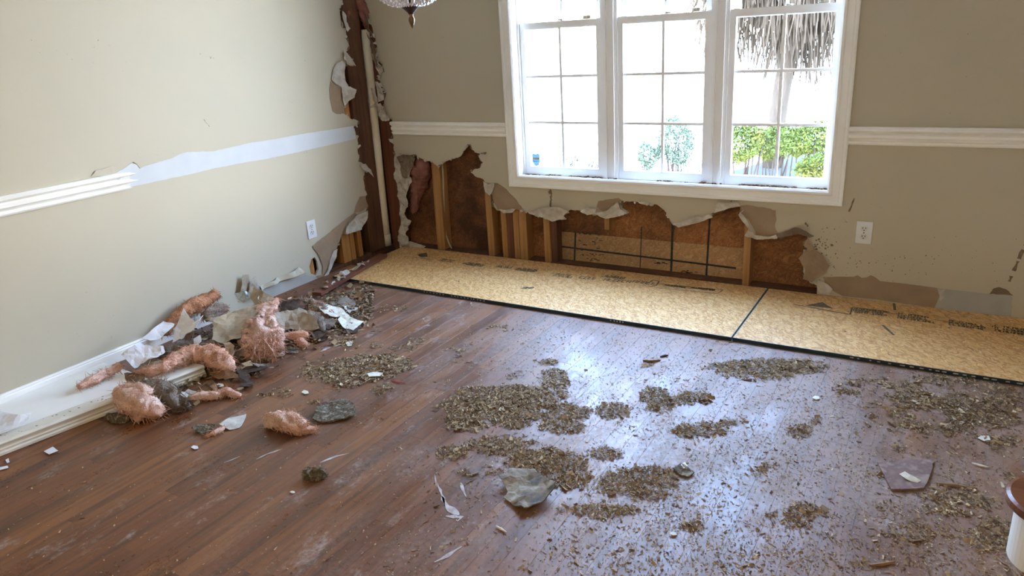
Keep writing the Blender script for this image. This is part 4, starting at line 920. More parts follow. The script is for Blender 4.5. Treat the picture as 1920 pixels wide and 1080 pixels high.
ink(p1, [('fill', [(782, 478), (800, 474), (802, 482), (788, 482)]), ('line', [(758, 481), (812, 487)], .006),
         ('text', [(825, 488), (852, 492)], .028, 2), ('text', [(868, 494), (905, 499)], .028, 3), ('text', [(932, 500), (960, 503)], .028, 2), ('text', [(968, 505), (1004, 509)], .028, 3),
         ('text', [(1040, 516), (1070, 520)], .030, 2), ('text', [(1085, 522), (1180, 531)], .026, 1), ('text', [(1130, 518), (1170, 523)], .022, 2), ('text', [(1185, 530), (1226, 535)], .026, 1),
         ('line', [(1216, 531), (1225, 525), (1236, 528), (1230, 536), (1218, 538)], .008), ('line', [(1232, 532), (1356, 544), (1345, 551), (1230, 540)], .005), ('text', [(1246, 535), (1284, 540)], .014, 2), ('text', [(1296, 540), (1340, 545)], .014, 2),
         ('line', [(976, 541), (1002, 539)], .008), ('text', [(980, 541), (996, 542)], .02, 1)])
ink(p2, [('line', [(1488, 571), (1594, 590), (1598, 577)], .008), ('fill', [(1510, 573), (1542, 567), (1562, 579)]), ('text', [(1600, 583), (1662, 590)], .034, 3), ('line', [(1598, 576), (1668, 585)], .007), ('line', [(1660, 586), (1682, 589)], .006), ('text', [(1684, 593), (1752, 603)], .042, 3), ('line', [(1752, 600), (1786, 605)], .006), ('text', [(1780, 606), (1850, 617)], .036, 3), ('text', [(1866, 617), (1935, 627)], .044, 3),
         ('line', [(1655, 610), (1676, 629)], .012), ('line', [(1676, 569), (1678, 582)], .012), ('line', [(1813, 650), (1826, 658)], .004)])
# pale stencil on the dark front edge
m_ = MB(); L = p1.location
for (xa, xb) in ((795, 832), (846, 912), (1144, 1172)):
    x = xa
    while x < xb:
        p = WB(x, 555, yF); p = hit(x, 527 + (x - 660) * .147 + 2.5, 1, yF - .0004); m_.box((p.x - L.x, yF - .0006 - L.y, .006), (p.x + .006 - L.x, yF - .0002 - L.y, .013)); x += r_.uniform(4.5, 7)
m_.build('edge_print', M_GYP, p1, kind='stuff')
m_ = MB(); L = p2.location; x = 3.1
while x < 4.2: m_.box((x - L.x, yF - .0006 - L.y, .007), (x + r_.uniform(.008, .02) - L.x, yF - .0002 - L.y, .012)); x += r_.uniform(.02, .05)
m_.build('edge_print', M_GYP, p2, kind='stuff')

# red oak strip lying against the left end of the sheets
A, B_ = FL(602, 549, .037), FL(726, 476, .042); d = (B_ - A).normalized(); s = Vector((-d.y, d.x, 0)) * .062
V = [A, B_, B_ + s, A + s]; V = [v + Vector((0, 0, .0)) for v in V] + [v - Vector((0, 0, .019)) for v in V]
o = fix(put('hardwood_strip', V, [(0, 1, 2, 3), (7, 6, 5, 4), (0, 4, 5, 1), (1, 5, 6, 2), (2, 6, 7, 3), (3, 7, 4, 0)], M_REDW)); tag(rebase(o), 'loose reddish hardwood strip lying along the torn left wall', 'plank')
r_ = random.Random(8)
for k in range(7):
    f = .1 + .11 * k; P = A.lerp(B_, f) + s * r_.uniform(.3, 1.0) + Vector((0, 0, .004))
    poly = [P + Vector((math.cos(a_) * r_.uniform(.015, .035), math.sin(a_) * r_.uniform(.015, .045), 0)) for a_ in [6.283 * j / 6 for j in range(6)]]
    o = sheet('paper_shred', poly, r_.choice((M_GREYP, M_KRAFTG, M_GREYP)), amp=.018, freq=35, folds=2, fold=.5, seed=60 + k, cell=.01); tag(rebase(o), '%s grey paper shred from the near end of the reddish hardwood strip by the corner' % ('first', 'second', 'third', 'fourth', 'fifth', 'sixth', 'seventh')[k], 'paper scrap', 'shreds on the hardwood strip')


# ---- fallen trim board with a moulded front edge
def board_profile(p0, p1, prof, mt, name, seed=0):
    a_, b_ = Vector(p0), Vector(p1); d_ = (b_ - a_); d_.z = 0; d_.normalize(); back = Vector((-d_.y, d_.x, 0))
    return fix(sweep(prof, a_, b_, back, (0, 0, 1)).build(name, mt))
PRF = [(0, .002), (0, .012), (.006, .017), (.004, .024), (.010, .028), (.010, .036), (.004, .040), (.002, .047), (.008, .053), (.018, .054), (.120, .038), (.128, .030), (.126, .018), (.110, .010), (.02, .002)]
a_ = FL(0, 857); b_ = FL(388, 706); d_ = (b_ - a_).normalized()
o = board_profile(a_ - d_ * .45, b_, PRF, M_TRIM2, 'fallen_trim_board'); tag(rebase(o), 'long cream moulded trim board lying on the floor along the left wall', 'trim board')
BD = d_; BN = Vector((-d_.y, d_.x, 0)); BO = a_
z1_, z0_ = .014, .001
ya_, yb_ = -3.35, -2.18; xb = lambda y: BO.x + BN.x * .13 + (y - BO.y) * BD.x / BD.y
V = [(.017, ya_, z0_), (xb(ya_) - .012, ya_, z0_), (xb(yb_) - .012, yb_, z0_), (.017, yb_, z0_), (.017, ya_, .030), (xb(ya_) - .012, ya_, z1_), (xb(yb_) - .012, yb_, z1_), (.017, yb_, .030)]
o = fix(put('fallen_flat_board', V, [(0, 3, 2, 1), (4, 5, 6, 7), (0, 1, 5, 4), (1, 2, 6, 5), (2, 3, 7, 6), (3, 0, 4, 7)], M_TRIM)); tag(rebase(o), 'wide flat white board lying between the baseboard and the moulded trim board', 'trim board')
# nail holes on the fallen board
r_ = random.Random(77); m_ = MB()
for k in range(26):
    P = BO + BD * r_.uniform(.0, .5) + BN * r_.uniform(.03, .11); t_ = (P - BO).dot(BN); z_ = .054 - (t_ - .018) / .102 * .016 + .0006; q = r_.uniform(.002, .005)
    m_.add([(P.x - q, P.y - q, z_ + .0003), (P.x + q, P.y - q * .4, z_), (P.x + q * .5, P.y + q, z_), (P.x - q, P.y + q * .6, z_)], [(0, 1, 2, 3)])
fb = bpy.data.objects['fallen_trim_board']; m_.v = [(v[0] - fb.location.x, v[1] - fb.location.y, v[2] - fb.location.z) for v in m_.v]
m_.build('nail_holes', M_GRIME, fb, kind='stuff')

# ---- wads of insulation
def wad(label, paths, mats, seed, name='insulation_wad', grp=None, **k):
    if not isinstance(paths[0], list): paths = [paths]
    o = clump(name, [FPR(p_) for p_ in paths], mats, seed, **k); return tag(o, label, 'insulation', grp)
def wadw(label, paths, mats, seed, x=.06, **k):     # leaning on the left wall
    P = [[(WL(px_, py_, xx[0] if xx else x), rp / ppm(WL(px_, py_, xx[0] if xx else x))) for (px_, py_, rp, *xx) in p_] for p_ in paths]
    o = clump('insulation_wad', P, mats, seed, **k); return tag(o, label, 'insulation')
wadw('long orange-brown insulation roll leaning on the left wall above the white paper', [[(308, 622, 9, .07), (330, 600, 13, .07), (352, 580, 15, .07), (380, 566, 14, .07), (404, 552, 9, .06)]], [M_PINKO, M_PINKO], 1, fuzz=420, amp=.28)
wadw('greyish pink insulation tuft just right of the leaning orange roll', [[(388, 592, 12, .12), (405, 584, 13, .12), (420, 578, 8, .12)]], [M_FELT, M_PINKL], 2, fuzz=260)
wad('pink insulation strip lying behind the fallen trim board against the baseboard', [(150, 724, 6, .05), (175, 712, 9, .05), (200, 700, 9, .05), (222, 688, 8, .06)], [M_PINKL, M_PINKL], 3, fuzz=220)
wad('thick pink insulation bolster below the white paper, behind the trim board end', [(258, 700, 7, .09), (285, 695, 9, .09), (308, 688, 11, .09), (335, 672, 15, .08), (365, 662, 17, .08), (392, 664, 19, .07), (412, 676, 22, .06), (428, 688, 15, .05)], [M_PINK, M_PINKL], 4, fuzz=900, amp=.28, flen=.035)
wad('largest pink insulation wad lying on top of the fallen trim board', [[(226, 738, 15, .07), (246, 752, 26, .065), (268, 762, 27, .06), (290, 768, 20, .045), (300, 770, 12, .03)], [(228, 735, 12, .09), (250, 728, 12, .09), (275, 738, 14, .09)]], [M_PINKL, M_PINKL], 5, fuzz=900, amp=.3, flen=.03)
wad('grey-backed fuzzy insulation slab beside the largest pink wad', [[(252, 722, 8, .1), (285, 724, 14, .09), (310, 732, 18, .075), (322, 748, 17, .05), (330, 760, 11, .03)], [(338, 752, 9), (348, 762, 9)]], [M_FELT, M_FELT], 6, fuzz=1100, amp=.32, flen=.035, squash=.8)
wad('flat curled pink insulation strip on the floor below the trim board end', [[(360, 748, 7), (385, 742, 9), (405, 742, 7)], [(400, 742, 7), (425, 734, 9), (448, 742, 5)]], [M_PINKL, M_PINKL], 7, fuzz=260, amp=.3)
r_ = random.Random(3)
fing = [[(519, 561, 4, .17), (512, 576, 9, .14), (501, 592, 15, .115), (492, 612, 24, .085), (488, 634, 33, .055), (492, 652, 31, .04)],
        [(505, 598, 10, .12), (512, 622, 16, .085), (516, 648, 15, .045)], [(484, 600, 10, .12), (466, 624, 15, .085), (464, 648, 14, .04)], [(478, 640, 14, .05), (482, 664, 10, .02)], [(506, 640, 13, .05), (508, 664, 9, .02)]]
for k in range(34):
    f_ = k / 33; xt = 474 + 42 * f_ + r_.uniform(-8, 8); xe = 456 + 72 * f_ + r_.uniform(-7, 7); yt = 612 + r_.uniform(-10, 30); ye = 676 - 26 * abs(f_ - .45) + r_.uniform(-14, 4)
    rr_ = r_.uniform(1.2, 2.8)
    fing.append([(xt, yt, rr_ * .6, .11), (xt * .5 + xe * .5 + r_.uniform(-6, 6), yt * .5 + ye * .5, rr_, .085), (xe + r_.uniform(-3, 3), ye - 6, rr_ * .9, .04), (xe + r_.uniform(-5, 5), ye, rr_ * .3, .014)])
wad('shaggy pink insulation hanging in vertical strands in the middle of the debris heap', fing, [M_PINKL, M_PINKL], 8, fuzz=2600, amp=.52, flen=.045, nseg=16, freq=30)
wad('dusty pink insulation roll at the far end of the debris heap', [[(566, 566, 9, .05), (585, 572, 12, .05), (605, 582, 12, .045), (622, 590, 7, .03)]], [M_FELT, M_PINKL], 9, fuzz=420, amp=.35)
wad('pink insulation edge under the crumpled kraft sheet', [[(522, 633, 6, .03), (545, 630, 8, .03), (572, 628, 8, .03)], [(562, 640, 7), (570, 645, 8)]], [M_PINK, M_PINKL], 10, fuzz=260)
wad('small pale pink insulation wad lying alone on the open floor', [[(506, 786, 14), (524, 788, 18), (543, 794, 18), (560, 801, 15)], [(550, 785, 12, .045), (566, 797, 11, .035)], [(572, 806, 10), (586, 804, 7)]], [M_PINKL, M_PINKL], 11, fuzz=520, amp=.36)
wad('tiny pale pink insulation wisp beside the grey scrap on the floor', [(388, 818, 3), (402, 812, 5), (418, 803, 5)], [M_PINKL, M_PINKL], 12, fuzz=80, flen=.02)
wad('pink tuft at the back of the heap under the foil', [(482, 590, 7, .12), (495, 577, 9, .14), (505, 570, 6, .15)], [M_PINKL, M_PINKL], 14, fuzz=160)
wad('pinkish-brown insulation sheet curled against the kraft flap', [(585, 598, 9, .05), (598, 606, 11, .045), (604, 618, 8, .03)], [M_FELT, M_FELT], 15, fuzz=220)

wad('dark dirty insulation bedding under the white sheets', [[(300, 664, 9, .03), (330, 655, 12, .035), (365, 648, 13, .04), (400, 650, 12, .04)], [(345, 662, 8, .03), (380, 662, 9, .03)]], [M_FELT, M_FELT], 16, fuzz=400)
wad('grey-brown dirty bedding under the broad tan kraft sheet', [[(420, 640, 14, .035), (445, 625, 16, .04), (470, 608, 16, .045), (500, 595, 15, .045)], [(440, 655, 10, .03), (445, 668, 9, .02)]], [M_FELT, M_FELT], 17, fuzz=400)
wad('dirty brownish bedding under the crumpled kraft sheet', [[(520, 610, 12, .03), (550, 602, 13, .035), (580, 598, 12, .03), (610, 592, 9, .025)]], [M_FELT, M_PINKO], 18, fuzz=300)

# ---- sheets of kraft paper, paint and drywall paper
def scrap(label, name, cat, poly, mt, seed, z=.004, grp=None, **k):
    P = [FL(p_[0], p_[1], p_[2] if len(p_) > 2 else z) for p_ in poly]
    o = sheet(name, P, mt, seed=seed, **{**dict(floor=.0015), **k}); return tag(rebase(o), label, cat, grp)
def scrapw(label, name, cat, poly, mt, seed, x=.08, **k):
    o = sheet(name, [WL(p_[0], p_[1], p_[2] if len(p_) > 2 else x) for p_ in poly], mt, seed=seed, **{**dict(floor=.0015), **k}); return tag(rebase(o), label, cat)
scrap('broad tan kraft sheet draped over the middle of the debris heap', 'kraft_paper_sheet', 'kraft paper', [(398, 640, .09), (402, 606, .12), (428, 590, .13), (456, 578, .15), (486, 566, .16), (506, 572, .15), (498, 592, .13), (474, 606, .12), (470, 622, .10), (452, 640, .08), (424, 648, .07)], M_KRAFTF, 70, amp=.012, freq=12, folds=3, fold=.15)
scrap('crumpled grey-brown kraft sheet right of the shaggy pink insulation', 'kraft_paper_sheet', 'kraft paper', [(503, 600, .10), (520, 586, .11), (556, 581, .11), (576, 590, .10), (592, 600, .07), (600, 620, .03), (578, 620, .035), (545, 616, .05), (516, 622, .05)], M_KRAFTG, 71, amp=.018, freq=16, folds=4, fold=.3)
scrap('kraft flap standing behind the heap beside the foil', 'kraft_paper_sheet', 'kraft paper', [(470, 560, .13), (476, 540, .17), (490, 546, .17), (512, 556, .15), (500, 572, .13), (480, 576, .12)], M_KRAFTF, 72, amp=.012, folds=2, fold=.3)
scrapw('tall curled drywall paper strip leaning on the left wall behind the heap', 'drywall_paper_strip', 'drywall paper', [(452, 548), (456, 516), (466, 514), (468, 530), (464, 552)], M_KRAFTG, 73, x=.03, amp=.012, folds=1, fold=.4)
scrapw('second curled drywall paper strip leaning on the left wall, the one nearer the bare strip', 'drywall_paper_strip', 'drywall paper', [(466, 552), (472, 528), (478, 520), (484, 524), (492, 552), (478, 556)], M_KRAFTG, 74, x=.05, amp=.014, folds=2, fold=.4)
scrap('small kraft tongue hanging in front of the thick pink bolster', 'kraft_paper_sheet', 'kraft paper', [(420, 645, .09), (432, 642, .09), (440, 648, .08), (439, 664, .05), (434, 672, .04), (428, 662, .05)], M_KRAFTF, 75, amp=.008, folds=1, fold=.3)
scrap('dark brown cardboard piece standing on the trim board', 'cardboard_piece', 'cardboard', [(232, 699, .10), (270, 696, .10), (271, 710, .075), (262, 716, .07), (238, 722, .065)], M_CARD, 76, amp=.004)
scrap('greyish drywall paper lying on the grey tuft below the leaning roll', 'drywall_paper_strip', 'drywall paper', [(384, 606, .10), (405, 598, .12), (440, 588, .13), (462, 580, .14), (440, 600, .12), (410, 610, .10)], M_KRAFTG, 77, amp=.012, folds=2, fold=.2)
PAPER = 'crumpled white paint sheets'
scrap('folded lavender-white sheet lowest in the heap, touching the baseboard', 'paper_sheet', 'paint sheet', [(231, 672, .09), (250, 655, .12), (262, 645, .13), (285, 650, .12), (306, 648, .12), (310, 660, .10), (296, 676, .085), (262, 680, .08), (252, 690, .07)], M_PAPER, 80, amp=.012, freq=18, folds=5, fold=.55, cell=.014)
scrap('flat lavender-white sheet leaning on the left wall under the orange roll', 'paper_sheet', 'paint sheet', [(268, 640, .12), (285, 620, .15), (306, 602, .17), (327, 607, .16), (316, 622, .14), (300, 640, .11), (284, 644, .11)], M_PAPER, 81, amp=.004, folds=2, fold=.3)
scrap('largest white paint sheet with a pointed corner standing up in the heap', 'paper_sheet', 'paint sheet', [(322, 642, .09), (325, 618, .13), (340, 600, .16), (350, 586, .18), (358, 600, .16), (372, 610, .14), (392, 616, .13), (401, 624, .12), (396, 638, .10), (376, 646, .085), (350, 640, .10), (336, 634, .10)], M_PAPER, 82, amp=.012, freq=16, folds=5, fold=.5, cell=.016)
scrap('small white curl with a red mark in front of the largest white sheet', 'paper_sheet', 'paint sheet', [(360, 634, .11), (372, 626, .13), (378, 640, .10), (370, 646, .09), (362, 645, .09)], M_PAPER, 83, amp=.006, folds=2, fold=.5, cell=.01)
scrap('broad white sheet lying on the fallen trim board at the left picture edge', 'paper_sheet', 'paint sheet', [(-30, 762, .085), (5, 769, .085), (34, 778, .085), (58, 773, .08), (55, 786, .07), (40, 798, .062), (18, 806, .06), (-30, 816, .06)], M_PAPER, 84, amp=.006, folds=2, fold=.15)
scrap('small white square chip on the bare floor below the trim board', 'paint_chip', 'paint chip', [(82, 846), (99, 837), (109, 845), (92, 852)], M_PAPER, 85, z=.008, jit=.0006, amp=.002)
scrap('thin white sliver at the left picture edge on the floor', 'paint_chip', 'paint chip', [(-6, 877), (14, 873), (16, 877), (-4, 882)], M_PAPER, 86, jit=.0005)
scrap('tiny white chip between the trim board and the left picture edge', 'paint_chip', 'paint chip', [(10, 862), (16, 859), (18, 866), (13, 868)], M_PAPER, 87, jit=.0005)
scrap('cream curled paint flake on the floor at the right end of the heap', 'paint_chip', 'paint chip', [(634, 602, .03), (640, 594, .03), (652, 592, .035), (664, 598, .03), (682, 602, .02), (672, 612, .012), (662, 619, .01), (644, 614, .015)], M_CHIPW, 88, amp=.008, folds=1, fold=.2)
scrap('dark paper curl under the cream paint flake', 'drywall_paper_strip', 'drywall paper', [(630, 606), (640, 604), (676, 614), (668, 624), (645, 626), (632, 618)], M_DARKW, 89, amp=.008)
scrap('small round cream chip in front of the heap on the dusty floor', 'paint_chip', 'paint chip', [(648, 643), (654, 639), (661, 641), (659, 648), (652, 649)], M_CHIPW, 90, jit=.001)
scrap('pale green-white chip between the pink bolster and the shaggy pink insulation', 'paint_chip', 'paint chip', [(452, 684, .02), (470, 678, .03), (474, 688, .015), (462, 690, .01)], M_CHIPW, 91, amp=.003)
scrap('white sliver lying on the sawdust by the dark stick', 'paint_chip', 'paint chip', [(688, 700), (700, 697), (718, 699), (712, 705), (692, 706)], M_CHIPW, 92, z=.01, jit=.001)
scrap('translucent grey plastic scrap beside the pink wisp on the floor', 'plastic_scrap', 'plastic scrap', [(412, 800), (430, 786), (462, 776), (456, 792), (448, 802), (430, 806)], M_GREYP, 93, amp=.006, folds=1, fold=.2)
o = scrap('crumpled pale blue foil scrap at the back of the heap against the wall', 'foil_scrap', 'foil scrap', [(444, 566, .10), (442, 552, .13), (452, 545, .15), (464, 547, .15), (470, 558, .12), (458, 566, .10)], M_FOIL, 94, amp=.02, freq=30, folds=4, fold=.7, cell=.008)
scrap('narrow pale foil curl beside the back kraft flap', 'foil_scrap', 'foil scrap', [(484, 560, .14), (488, 554, .15), (494, 566, .13), (496, 574, .12), (490, 572, .12)], M_FOIL, 95, amp=.01, folds=2, fold=.5, cell=.008)
# grey and dark flakes
scrap('large flat grey plaster flake lying in the sawdust at the bottom centre', 'plaster_flake', 'plaster flake', [(936, 892, .03), (956, 878, .035), (978, 877, .03), (1003, 878, .03), (1020, 895, .03), (1042, 913, .025), (1036, 928, .015), (1022, 944, .008), (1000, 955, .004), (984, 960, .004), (962, 948, .006), (944, 932, .01), (952, 918, .02)], M_STONE, 100, amp=.012, freq=14, folds=3, fold=.25, thick=.004)
scrap('dark moss-grey felt scrap on the floor right of the lone pink wad', 'felt_scrap', 'felt scrap', [(586, 786, .012), (592, 768, .02), (600, 753, .02), (625, 748, .02), (650, 745, .02), (662, 756, .02), (668, 770, .015), (664, 782, .008), (640, 788, .006), (606, 793, .006)], M_FELTG, 101, amp=.01, freq=25, folds=2, fold=.1, thick=.006)
scrap('small dark moss-grey scrap beside the grey plastic on the floor', 'felt_scrap', 'felt scrap', [(359, 804), (372, 798), (394, 798), (404, 800), (396, 810), (378, 813)], M_FELTG, 102, z=.012, amp=.012, freq=30, thick=.006)
wad('round dark moss-grey clod on the bare planks', [(576, 890, 11), (590, 888, 13), (602, 890, 11)], [M_FELTG, M_FELTG], 103, name='debris_clod', fuzz=140, amp=.4, flen=.015)['category'] = 'debris'
wad('dark and tan clod under the near end of the largest pink wad', [(205, 782, 8), (220, 786, 9), (236, 786, 8)], [M_FELTG, M_KRAFTD], 104, name='debris_clod', fuzz=120, amp=.4, flen=.015)['category'] = 'debris'
scrap('small grey crumb flake right of the large plaster flake', 'plaster_flake', 'plaster flake', [(1262, 876), (1276, 869), (1288, 876), (1302, 884), (1290, 892), (1274, 888)], M_FELTG, 105, z=.01, amp=.012, thick=.004)
scrap('cream crumb beside the small grey flake', 'paint_chip', 'paint chip', [(1276, 870), (1284, 866), (1290, 874), (1282, 878)], M_CHIPW, 106, z=.012)
DK = 'dark rotten slivers below the heap'
for k, (pl, lab) in enumerate((([(440, 692), (458, 684), (480, 688), (502, 694), (505, 702), (470, 706), (446, 704)], 'dark grey rotten sliver below the pale green chip'),
        ([(392, 702, .02), (412, 700, .02), (440, 706, .02), (452, 716, .01), (424, 718, .01), (400, 712, .01)], 'brown rotten sliver lying at the end of the trim board'),
        ([(450, 708), (468, 706), (474, 722), (466, 732), (452, 726)], 'dark brown curled bark-like piece below the rotten slivers'),
        ([(386, 716), (400, 714), (408, 728), (404, 736), (394, 728)], 'narrow brown sliver crossing under the trim board end'),
        ([(520, 572, .10), (530, 560, .12), (560, 562, .11), (575, 572, .08), (560, 582, .08), (530, 580, .09)], 'dark brown panel scrap on top of the heap behind the kraft sheet'),
        ([(556, 568, .10), (566, 566, .10), (572, 578, .07), (562, 582, .075)], 'small reddish-brown chip beside the dark panel scrap'),
        ([(620, 566, .02), (648, 556, .03), (662, 560, .02), (668, 574, .01), (650, 584, .008), (626, 580, .01)], 'grey-brown curled scrap at the far end of the heap'),
        ([(656, 560), (674, 555), (684, 560), (672, 568), (656, 570)], 'reddish-brown chip near the edge of the subfloor sheet'),
        ([(530, 655, .012), (545, 650, .02), (566, 656, .01), (556, 662, .006), (538, 662, .006)], 'olive-grey strip lying below the pink edge of the heap'),
        ([(522, 648, .03), (532, 645, .03), (534, 664, .008), (526, 668, .006)], 'pale grey paper end below the shaggy insulation'),
        ([(330, 756, .03), (346, 758, .03), (346, 770, .004), (332, 776, .004)], 'brown tilted chip leaning on the grey-backed slab'),
        ([(596, 578, .06), (612, 570, .06), (640, 578, .05), (652, 588, .03), (630, 594, .03), (608, 588, .05)], 'cream and grey torn paint sheet on the dusty pink roll'))):
    scrap(lab, 'rotten_sliver' if k not in (9, 11) else 'paper_scrap', 'debris', pl, (M_DARKW, M_SPLINT, M_DARKW, M_SPLINT, M_DARKW, M_REDW, M_FELT, M_SPLINT, M_FELTG, M_GREYP, M_SPLINT, M_CHIPW)[k], 110 + k, amp=.012, freq=18, folds=2, fold=.3)
for k, (pl, mt_, lab) in enumerate((([(262, 690, .05), (290, 678, .07), (322, 668, .08), (330, 676, .06), (300, 688, .05), (270, 698, .04)], M_KRAFTF, 'tan kraft strip between the lowest lavender sheet and the thick pink bolster'),
        ([(540, 590, .09), (560, 578, .10), (590, 582, .09), (586, 596, .06), (560, 602, .06)], M_KRAFTG, 'folded grey kraft piece on top of the crumpled kraft sheet'),
        ([(600, 596, .03), (622, 598, .03), (632, 608, .015), (618, 618, .01), (600, 612, .015)], M_FELT, 'dirty brown torn piece left of the cream paint flake'),
        ([(640, 574, .012), (662, 572, .012), (672, 582, .008), (655, 590, .006)], M_GREYP, 'grey paper crumb sheet right of the grey-brown curled scrap'),
        ([(582, 632, .012), (604, 628, .014), (616, 634, .008), (598, 642, .006)], M_DARKW, 'dark brown bit at the foot of the crumpled kraft sheet'),
        ([(470, 690, .012), (492, 680, .02), (508, 684, .01), (490, 694, .006)], M_FELT, 'grey-brown bit at the foot of the shaggy pink insulation'),
        ([(330, 738, .05), (352, 730, .04), (366, 736, .02), (350, 746, .015)], M_GREYP, 'grey paper bit between the grey-backed slab and the trim board end'))):
    scrap(lab, 'paper_scrap', 'debris', pl, mt_, 400 + k, amp=.012, freq=20, folds=3, fold=.35)
# dark litter bed beneath the heap
r_ = np.random.default_rng(5)
# ---- broken floor piece, splinters and sticks on the right
scrap('broken reddish square of flooring lying at the right near the stair step', 'flooring_piece', 'flooring piece', [(1645, 867), (1680, 868), (1700, 862), (1750, 862), (1748, 880), (1738, 906), (1733, 914), (1706, 917), (1671, 917)], mat('pinkish_flooring', (0.21, 0.12, 0.085), (0.15, 0.08, 0.06), 30, .8, c3=(0.27, 0.18, 0.13)), 130, z=.008, thick=.006, amp=.002, jit=.0008)
scrap('curled yellowish flake lying on the broken flooring square', 'paint_chip', 'paint chip', [(1686, 888, .02), (1697, 882, .025), (1708, 890, .02), (1728, 900, .015), (1720, 904, .012), (1700, 898, .014)], M_CHIPW, 131, amp=.006, folds=1, fold=.3, floor=None)
def stick(label, pts, w_, mt, z=.004):
    m_ = MB(); P = [FL(x, y, z) for x, y in pts]; m_.tube(P, [w_ * .5] + [w_] * (len(P) - 2) + [w_ * .4], 5); o = m_.build('splinter', mt); return tag(rebase(o), label, 'splinter')
stick('long thin splinter pointing right from the broken flooring square', [(1755, 906), (1790, 910), (1832, 916)], .006, M_SPLINT)
stick('short dark splinter in the blue window reflection, upper of two', [(1238, 669), (1246, 667), (1253, 666)], .006, M_DARKW)
stick('tan splinter in the blue window reflection, lower of two', [(1206, 676), (1222, 678), (1238, 675)], .009, M_SPLINT)
stick('orange-brown splinter on the floor at the bottom right', [(1632, 1060), (1655, 1058), (1678, 1053)], .006, M_SPLINT)
stick('dark stick lying on the sawdust left of centre', [(700, 702), (722, 694), (736, 692)], .005, M_DARKW)
stick('straw-coloured splinter near the stair step', [(1822, 868), (1838, 873), (1854, 876)], .004, M_CHIPW)
stick('short pale splinter below the large plaster flake', [(930, 986), (940, 992), (950, 998)], .004, M_CHIPW)
stick('thin red wire end on the sawdust left of centre', [(734, 712), (742, 715), (760, 718)], .003, mat('red_wire', (0.45, 0.03, 0.04), None, 5, .5))
for k, (x, y, w_, lab) in enumerate(((1845, 821, 12, 'pale oval chip on the sawdust at the right'), (1262, 1000, 7, 'small tan chip at the bottom centre in the reflection'), (412, 722, 8, 'tiny cream crumb at the end of the trim board'), (572, 735, 7, 'tiny white crumb on the dust in front of the heap'), (365, 838, 7, 'small white sliver on the bare planks below the moss-grey scrap'), (548, 922, 5, 'tiny cream crumb on the bare planks below the round clod'), (1905, 926, 6, 'pale crumb beside the stair step'), (1530, 745, 7, 'small grey crumb at the right border of the reflection'))):
    scrap(lab, 'paint_chip', 'paint chip', [(x - w_, y), (x - w_ * .3, y - w_ * .5), (x + w_ * .8, y - w_ * .3), (x + w_, y + w_ * .3), (x, y + w_ * .5)], M_CHIPW if k != 4 else M_PAPER, 140 + k, z=.006, jit=.0006, amp=.003, cell=.01)
# plaster smears wiped over the boards
def smear(pts, w_, seed, mt):
    r = random.Random(seed); P = rough_line([FL(x, y, .0) for x, y in pts], .02, .002, seed); V = []
    for i, p in enumerate(P):
        d_ = (P[min(i + 1, len(P) - 1)] - P[max(i - 1, 0)]).normalized(); s_ = Vector((-d_.y, d_.x, 0)) * w_ * .5 * r.uniform(.3, 1.2) * (1 - abs(2 * i / (len(P) - 1 + 1e-6) - 1) ** 3 * .8); V += [(p.x - s_.x, p.y - s_.y, .0012), (p.x + s_.x, p.y + s_.y, .0012)]
    return put('plaster_smear', V, [(2 * i, 2 * i + 1, 2 * i + 3, 2 * i + 2) for i in range(len(P) - 1)], mt, sub)
M_SMEAR = mat('plaster_smear', (0.52, 0.47, 0.43), (0.36, 0.29, 0.26), 40, .8)
for k, (pts, w_) in enumerate((([(820, 905), (832, 935), (836, 955)], .010), ([(828, 930), (838, 950), (862, 968)], .03), ([(836, 968), (866, 970), (858, 978)], .022), ([(864, 905), (868, 918), (874, 932)], .012), ([(814, 1055), (840, 1042), (866, 1025)], .02), ([(815, 890), (818, 912)], .005), ([(640, 690), (670, 680), (705, 668)], .02), ([(590, 700), (620, 690), (650, 684)], .018), ([(900, 780), (940, 778), (985, 786)], .03), ([(420, 868), (436, 862), (450, 856)], .02), ([(600, 868), (630, 856), (655, 850)], .014), ([(480, 862), (500, 852), (530, 842)], .010), ([(600, 660), (622, 650), (638, 648)], .02))): smear(pts, w_, 200 + k, M_SMEAR)

# ---- sawdust and wood shavings
def vn(x, y, s, seed):
    r = np.random.default_rng(seed); G = r.random((64, 64)); X = x * s + 100; Y = y * s + 100; i = np.floor(X).astype(int); j = np.floor(Y).astype(int); fx = X - i; fy = Y - j
    fx = fx * fx * (3 - 2 * fx); fy = fy * fy * (3 - 2 * fy); g = lambda a_, b_: G[a_ % 64, b_ % 64]
    return (g(i, j) * (1 - fx) + g(i + 1, j) * fx) * (1 - fy) + (g(i, j + 1) * (1 - fx) + g(i + 1, j + 1) * fx) * fy
def fbm(x, y, s, seed): return .55 * vn(x, y, s, seed) + .28 * vn(x, y, s * 2.2, seed + 1) + .17 * vn(x, y, s * 4.7, seed + 2)
R_ = np.random.default_rng(21)
MS = [mat('shaving_tan', (0.40, 0.285, 0.155), (0.32, 0.22, 0.115), 30, .95, spec=.1), mat('shaving_brown', (0.28, 0.185, 0.10), (0.21, 0.138, 0.072), 30, .95, spec=.1), mat('shaving_dark', (0.15, 0.10, 0.056), (0.105, 0.07, 0.04), 30, .95, spec=.1), mat('shaving_pale', (0.56, 0.44, 0.28), (0.46, 0.34, 0.20), 30, .95, spec=.1), mat('dust_grey_brown', (0.31, 0.22, 0.135), (0.25, 0.175, 0.105), 30, .95, spec=.1)]
